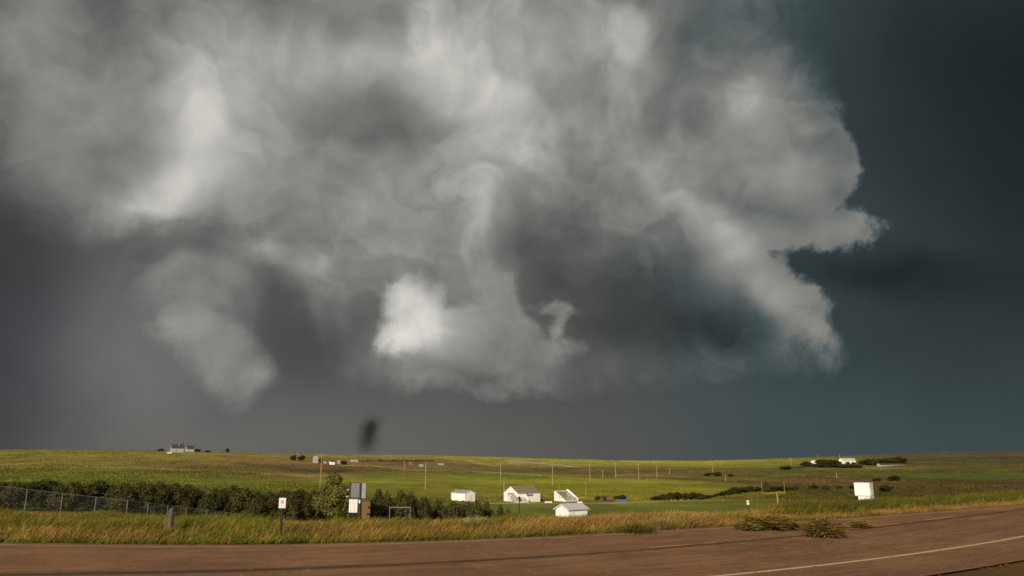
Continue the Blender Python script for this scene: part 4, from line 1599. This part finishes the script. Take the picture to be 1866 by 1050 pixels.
# --- the leafy tree by the signboard
def big_tree():
    d = 102.0
    p = ground_under(606, d)
    q = mpp(d)
    root = empty('leafy_tree', p)
    tag(root, 'leafy green tree left of the tall signboard', 'tree')

    def L(X, Y, rx, rz, dy=0.0):
        c = at(X, Y, d) - p
        return ((c.x, dy, c.z), (rx * q, rx * q * .9, rz * q))
    lobes = [L(606, 880, 12, 14), L(617, 874, 7, 8), L(598, 884, 9, 9, .5), L(590, 898, 12, 12, -.6), L(612, 898, 20, 13), L(628, 893, 9, 10, -.5), L(632, 902, 7, 12, .2),
             L(583, 912, 13, 12), L(602, 915, 22, 14, -.5), L(627, 917, 13, 14, .4), L(578, 928, 14, 12), L(604, 934, 26, 14), L(626, 934, 9, 12), L(601, 868, 5, 6), L(612, 866, 4, 5), L(590, 944, 20, 14), L(614, 948, 16, 14)]
    V, Fc = leaf_arrays(lobes, 15000, 0.18, 77)
    c = np_mesh('crown', V, Fc, m_leaf2)
    c.parent = root
    h = (at(606, 866, d) - p).z
    b = MB()
    b.tube((0, 0, -.3), (0.1, 0, h * .25), .17, .13)
    g_ = random.Random(5)
    top = Vector((.1, 0, h * .25))
    for k in range(11):
        e = Vector(lobes[k][0])
        m_ = top.lerp(e, .5) + Vector((g_.uniform(-.2, .2), g_.uniform(-.2, .2), .2))
        b.tube(top, m_, .075, .045, 6).tube(m_, e, .045, .012, 5)
    b.build('trunk', m_bark, root)


big_tree()

# ================================================================ grass
m_grass = material('roadside_grass', None, rough=0.9, var=0.10, scale=1.2, island=0.28, spec=0.1, attr='tint')
m_weed = material('dry_weed_stalks', None, rough=0.9, var=0.12, scale=2.0, island=0.3, spec=0.1, attr='tint')


def blades(name, x, y, z, h, w, lean, col_base, col_tip, mat, seed, curve=0.5):
    """one mesh of bent blades; each is two stacked quads narrowing to the tip"""
    g_ = np.random.default_rng(seed)
    n = len(x)
    a = g_.random(n) * 2 * np.pi
    dx, dy = np.cos(a) * w / 2, np.sin(a) * w / 2 * 0.5
    lx = lean[:, 0] * h
    ly = lean[:, 1] * h
    V = np.zeros((n, 6, 3))
    for k, (t, ww) in enumerate(((0, 1.0), (0.55, 0.8), (1.0, 0.25))):
        bend = t ** (1 + curve)
        for s_, sg in ((0, -1), (1, 1)):
            V[:, 2 * k + s_, 0] = x + lx * bend + sg * dx * ww
            V[:, 2 * k + s_, 1] = y + ly * bend + sg * dy * ww
            V[:, 2 * k + s_, 2] = z + h * t * (1 - 0.12 * t)
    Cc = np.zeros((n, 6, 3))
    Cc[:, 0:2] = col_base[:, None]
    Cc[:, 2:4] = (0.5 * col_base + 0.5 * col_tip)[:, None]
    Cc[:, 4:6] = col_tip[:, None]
    o = np.arange(n)[:, None] * 6
    Fc = np.concatenate([o + np.array([[0, 1, 3, 2]]), o + np.array([[2, 3, 5, 4]])], 0)
    ob = np_mesh(name, V.reshape(-1, 3), Fc, mat, {'tint': Cc.reshape(-1, 3)})
    return ob


def colr(*c):
    return np.array(alb(*c, k=1.0))


def verge(n=300000):
    g_ = np.random.default_rng(4)
    # more blades near the road edge where single tufts can be told apart
    X = g_.uniform(-60, 1930, n)
    s = g_.random(n) ** 1.15 * 19.5 + 0.05
    # place by column of the view so that the density follows the distance
    ux = (X - 933) / F / 1.026
    y = np.full(n, 22.0)
    for _ in range(12):
        y = 0.5 * y + 0.5 * (farY(ux * y) + 0.75 + s)
    x = ux * y
    s = y - farY(x) - 0.75
    keep = (s > 0) & (y < 62)
    ragged = fbm(x / 0.9, y / 0.9, 401, 3)
    keep &= s > (ragged - 0.35) * 1.1
    x, y, s, X = x[keep], y[keep], s[keep], X[keep]
    n = len(x)
    z = land_z(x, y)
    pa = fbm(x / 2.2, y / 2.6, 402, 4)
    pb = fbm(x / 0.8, y / 0.8, 403, 3)
    pc = fbm(x / 4.5, y / 4.5, 404, 3)
    right = np.clip((X - 1330) / 120, 0, 1)
    # share of green: fringe by the road, scattered patches, the weeds on the far right
    green = np.clip((2.4 + 3 * (pc - .5) - s) / 2.2, 0, 0.85) * np.clip((1250 - X) / 250, 0.15, 1)
    green = np.maximum(green, np.clip((pa - 0.48) * 6, 0, 0.9) * 0.85 + 0.16)
    green = np.maximum(green, right * np.clip((s - 1.4) / 1.0, 0, 1) * (0.72 + 0.35 * pb))
    green = np.maximum(green, np.clip((640 - X) / 300, 0, 1) * 0.45 * (pb > 0.45))
    gsel = g_.random(n) < green
    h = 0.18 + 0.34 * np.clip(s / 3.0, 0, 1) * (0.55 + 0.9 * pb) + 0.10 * g_.random(n)
    h += 0.22 * np.clip((pa - 0.5) * 4, 0, 1) * np.clip((s - 2) / 3, 0, 1)
    h += right * np.clip((s - 3) / 2, 0, 1) * (0.18 + 0.40 * pc)
    h *= 1 - 0.28 * np.clip((X - 1150) / 200, 0, 1)
    h = h * (0.7 + 0.6 * g_.random(n)) * np.where(gsel & (s < 3), 0.75, 1.0)
    w = 0.012 + 0.024 * g_.random(n) + 0.0006 * (y - 20)
    lean = np.stack([0.45 + 0.35 * g_.normal(size=n), 0.2 * g_.normal(size=n)], 1)
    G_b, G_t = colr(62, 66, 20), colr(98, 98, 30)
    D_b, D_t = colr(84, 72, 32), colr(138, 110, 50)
    O_t, P_t = colr(146, 102, 54), colr(160, 134, 80)
    mixk = np.clip((pc - 0.35) * 3, 0, 1)[:, None]
    tipd = D_t * (1 - mixk) + O_t * mixk
    pale = (g_.random(n) < 0.10 + 0.25 * np.clip((pb - 0.55) * 5, 0, 1))[:, None]
    tipd = np.where(pale, P_t, tipd)
    cb = np.where(gsel[:, None], G_b, D_b)
    ct = np.where(gsel[:, None], G_t, tipd)
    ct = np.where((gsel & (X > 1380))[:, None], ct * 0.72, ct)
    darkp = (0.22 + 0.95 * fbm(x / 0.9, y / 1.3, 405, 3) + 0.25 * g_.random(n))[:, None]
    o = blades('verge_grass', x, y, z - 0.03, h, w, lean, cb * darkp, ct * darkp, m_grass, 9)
    tag(o, 'tall dry orange and green grass along the far side of the road', 'grass', kind='stuff')


verge()


def tuft(name, label, cat, X, d, wm, hm, n, tip, base, seed, squash=1.0, spread=1.0):
    """a loose plant of fine curved stalks radiating from its foot"""
    p = ground_under(X, d)
    g_ = np.random.default_rng(seed)
    x = g_.normal(size=n) * wm * .22
    y = g_.normal(size=n) * wm * .18
    h = hm * (0.5 + 0.6 * g_.random(n)) * np.exp(-(x / wm * 1.6) ** 2)
    lean = np.stack([x / wm * 2.2 * spread + 0.25 * g_.normal(size=n) + .15, y / wm * 2 + 0.2 * g_.normal(size=n)], 1)
    cb = np.tile(colr(*base), (n, 1)) * (0.7 + 0.6 * g_.random(n))[:, None]
    ct = np.tile(colr(*tip), (n, 1)) * (0.7 + 0.6 * g_.random(n))[:, None]
    o = blades(name, x, y, np.full(n, -0.03), h, 0.016 + 0.02 * g_.random(n), lean, cb, ct, m_weed, seed)
    o.location = p
    tag(o, label, cat)
    return o


tuft('sage_bush', 'pale grey green sage bush in the dry verge grass below the grey roofed building', 'bush', 868, 27.0, 1.1, 0.75, 900, (150, 148, 108), (90, 86, 56), 31)
tuft('sage_bush', 'pale sage tuft in the verge, just right of the leafy tree foot', 'bush', 622, 25.5, 0.8, 0.45, 500, (150, 146, 104), (90, 86, 56), 32)
tuft('sage_bush', 'small pale sage plant just left of the larger sage bush', 'bush', 812, 26.4, 0.6, 0.4, 400, (138, 140, 98), (84, 84, 50), 33)
tuft('weed_clump', 'dark green weed clump at the road edge in the middle right', 'weed', 1152, 24.9, 1.3, 0.42, 800, (84, 80, 30), (48, 50, 18), 34)
tuft('weed_clump', 'grey green weed clump just left of the road edge narrowing', 'weed', 1195, 26.5, 1.2, 0.5, 700, (120, 110, 60), (70, 66, 34), 35)
tuft('weed_clump', 'small dark green clump between sign post foot and road', 'weed', 548, 22.6, 0.9, 0.32, 500, (84, 92, 24), (50, 56, 16), 36)


# --- tumbleweeds blown on the road
def tumbleweed(label, X, Yb, wpx, hpx, n, cols, seed, flat=0.0, group='tumbleweeds blown across the road'):
    c = on_plane(X, Yb, -EYE)
    q = mpp(c.y)
    w, h = wpx * q, hpx * q * .88
    g_ = np.random.default_rng(seed)
    # curved twigs from the heart of the ball outwards
    v = g_.normal(size=(n, 3))
    v /= np.linalg.norm(v, axis=1)[:, None]
    v[:, 2] = np.abs(v[:, 2]) * np.where(g_.random(n) < .75, 1, -.8)
    side = np.cross(v, g_.normal(size=(n, 3)))
    side /= np.linalg.norm(side, axis=1)[:, None]
    R_ = np.array([w / 2, w / 2 * .8, h * .55]) * (1 + (0.10 + 0.2 * flat) * g_.normal(size=(n, 1))) * (0.78 + 0.5 * fbm(v[:, 0] * 2.2 + seed, v[:, 2] * 2.2 + v[:, 1], seed, 2))[:, None]
    t0 = 0.15 + 0.5 * g_.random(n)[:, None]
    t1 = t0 + 0.25 + 0.3 * g_.random(n)[:, None]
    ctr = np.array([0, 0, h * .5])
    A_ = ctr + v * R_ * t0
    C_ = ctr + v * R_ * np.minimum(t1, 1.15) + side * R_ * 0.30 + np.array([0.10 * w, 0, 0]) * g_.random((n, 1))
    B_ = (A_ + C_) / 2 + side * R_ * -0.05 + v * R_ * .06
    for q_ in (A_, B_, C_):
        q_[:, 2] = np.maximum(q_[:, 2], 0.012 + 0.01 * g_.random(n))
    wd = np.cross(C_ - A_, g_.normal(size=(n, 3)))
    wd /= np.linalg.norm(wd, axis=1)[:, None]
    ww = (0.006 + 0.010 * g_.random(n))[:, None]
    V = np.stack([A_ - wd * ww, A_ + wd * ww, B_ - wd * ww, B_ + wd * ww, C_ - wd * ww * .4, C_ + wd * ww * .4], 1)
    o = np.arange(n)[:, None] * 6
    Fc = np.concatenate([o + np.array([[0, 1, 3, 2]]), o + np.array([[2, 3, 5, 4]])], 0)
    pick = g_.integers(0, len(cols), n)
    cc = np.array([colr(*k) for k in cols])[pick]
    ob = np_mesh('tumbleweed', V.reshape(-1, 3), Fc, m_weed, {'tint': np.repeat(cc, 6, 0)})
    ob.location = (c.x, c.y + w * .2, -EYE)
    tag(ob, label, 'tumbleweed', group)
    return ob


GC = [(88, 74, 32), (108, 86, 40), (66, 56, 28), (124, 96, 52), (98, 74, 40)]
tumbleweed('round green brown tumbleweed on the far lane of the road', 1508, 981, 66, 30, 6500, GC, 51)
tumbleweed('wide low mound of brown tumbleweed at the road edge, left of the round one', 1412, 967, 92, 24, 5200, [(96, 76, 34), (120, 92, 44), (70, 64, 28), (88, 88, 34)], 52, .3)
tumbleweed('small lower tumbleweed lump joined to the left end of the wide mound', 1368, 968, 44, 15, 2200, [(96, 88, 36), (116, 96, 44), (74, 72, 28)], 53, .3)
tumbleweed('faint thin tumbleweed on the road right of the round one', 1570, 963, 44, 14, 800, [(116, 96, 48), (96, 88, 40), (130, 104, 60)], 54, .3)


def litter(n=600):
    """chaff and torn stalks scattered over the asphalt"""
    g_ = np.random.default_rng(88)
    X = np.concatenate([g_.uniform(200, 1900, n), g_.normal(1500, 80, n // 2), g_.normal(1440, 50, n // 3)])
    Y = np.concatenate([940 + 110 * g_.random(n), g_.normal(984, 9, n // 2), g_.normal(966, 4, n // 3)])
    P_ = np.array([on_plane(a, min(max(b, 938), 1075), -EYE) for a, b in zip(X, Y)])
    ok = P_[:, 1] < farY(P_[:, 0]) + 0.5
    P_ = P_[ok]
    m_ = len(P_)
    a = g_.normal(0, .5, m_)
    l = (0.02 + 0.08 * g_.random(m_) ** 2)
    w = 0.004 + 0.007 * g_.random(m_)
    d = np.stack([np.cos(a) * l, np.sin(a) * l, 0.006 * g_.random(m_)], 1)
    s = np.stack([-np.sin(a) * w, np.cos(a) * w, np.zeros(m_)], 1)
    up = np.array([0, 0, 0.010])
    V = np.stack([P_ - d - s + up, P_ + d - s + up, P_ + d + s + up * 1.6, P_ - d + s + up * 1.3], 1)
    cc = np.array([colr(128, 98, 62), colr(110, 92, 46), colr(90, 82, 38), colr(140, 114, 78)])[g_.integers(0, 4, m_)]
    ob = np_mesh('chaff', V.reshape(-1, 3), np.arange(4 * m_).reshape(-1, 4), m_weed, {'tint': np.repeat(cc, 4, 0)})
    tag(ob, 'torn stalks and chaff scattered over the road', 'litter', kind='stuff')


litter()


def scrub(n=90000):
    """low tussocks, sage and weeds that roughen the pasture from the field to the far ridge"""
    g_ = np.random.default_rng(19)
    X = g_.uniform(-80, 1950, n * 2)
    d = np.exp(g_.uniform(math.log(130), math.log(2300), n * 2))
    x = (X - 933) / F / 1.025 * d
    pt = fbm(x / 25.0, d / 60.0, 611, 4)
    z = land_z(x, d)
    row = slope_to_row(z / d)
    dens = np.clip((pt - 0.36) * 3.2, 0.03, 1)
    crop = (row > 867) & (row < 903) & (X > 640) & (X < 1330)          # mown or sown fields stay smoother
    dens = np.where(crop, dens * 0.12, dens)
    pitch_ = (row > 913) & (X > 880) & (X < 1420)
    dens = np.where(pitch_, 0.0, dens)
    keep = g_.random(len(X)) < dens
    x, d, z, X = x[keep][:n], d[keep][:n], z[keep][:n], X[keep][:n]
    n = len(x)
    c0 = land_colour(x, d, z)
    sh = g_.random(n)
    k = np.where(sh < .55, 0.42 + 0.25 * g_.random(n), 0.66 + 0.26 * g_.random(n))[:, None]
    warm = np.where(sh[:, None] > .82, np.array([1.15, 0.98, 0.95]), np.array([0.98, 1.0, 1.0]))
    cc = c0 * k * warm
    h = (0.12 + 0.42 * g_.random(n) ** 2) * (1 + d / 1400)
    w = 0.5 + 1.2 * g_.random(n) + d / 900
    V = np.zeros((n, 6, 3))
    # a low irregular mound: ridge of three points with skirts front and back
    a = g_.random(n) * np.pi
    ax, ay = np.cos(a) * w / 2, np.sin(a) * w / 2
    j = g_.uniform(-.3, .3, n)
    V[:, 0] = np.stack([x - ax, d - ay, z - .05], 1)
    V[:, 1] = np.stack([x + ax, d + ay, z - .05], 1)
    V[:, 2] = np.stack([x + ay * .5, d - ax * .5 - .1, z - .05], 1)
    V[:, 3] = np.stack([x - ay * .5, d + ax * .5 + .1, z - .05], 1)
    V[:, 4] = np.stack([x - ax * .4 + j * .3, d - ay * .4, z + h], 1)
    V[:, 5] = np.stack([x + ax * .4, d + ay * .4 + j * .3, z + h * (0.6 + .4 * g_.random(n))], 1)
    o = np.arange(n)[:, None] * 6
    tri = [(0, 2, 4), (4, 2, 5), (2, 1, 5), (1, 3, 5), (5, 3, 4), (3, 0, 4)]
    Fc = np.concatenate([o + np.array([t_]) for t_ in tri], 0)
    ob = np_mesh('pasture_scrub', V.reshape(-1, 3), Fc, m_scrub, {'tint': np.repeat(cc, 6, 0)})
    tag(ob, 'rough tussocks and low scrub over the pasture and hills', 'scrub', kind='stuff')


m_scrub = material('pasture_tussocks', None, rough=1.0, var=0.15, scale=0.5, spec=0.05, attr='tint')
scrub()
bpy.context.view_layer.update()
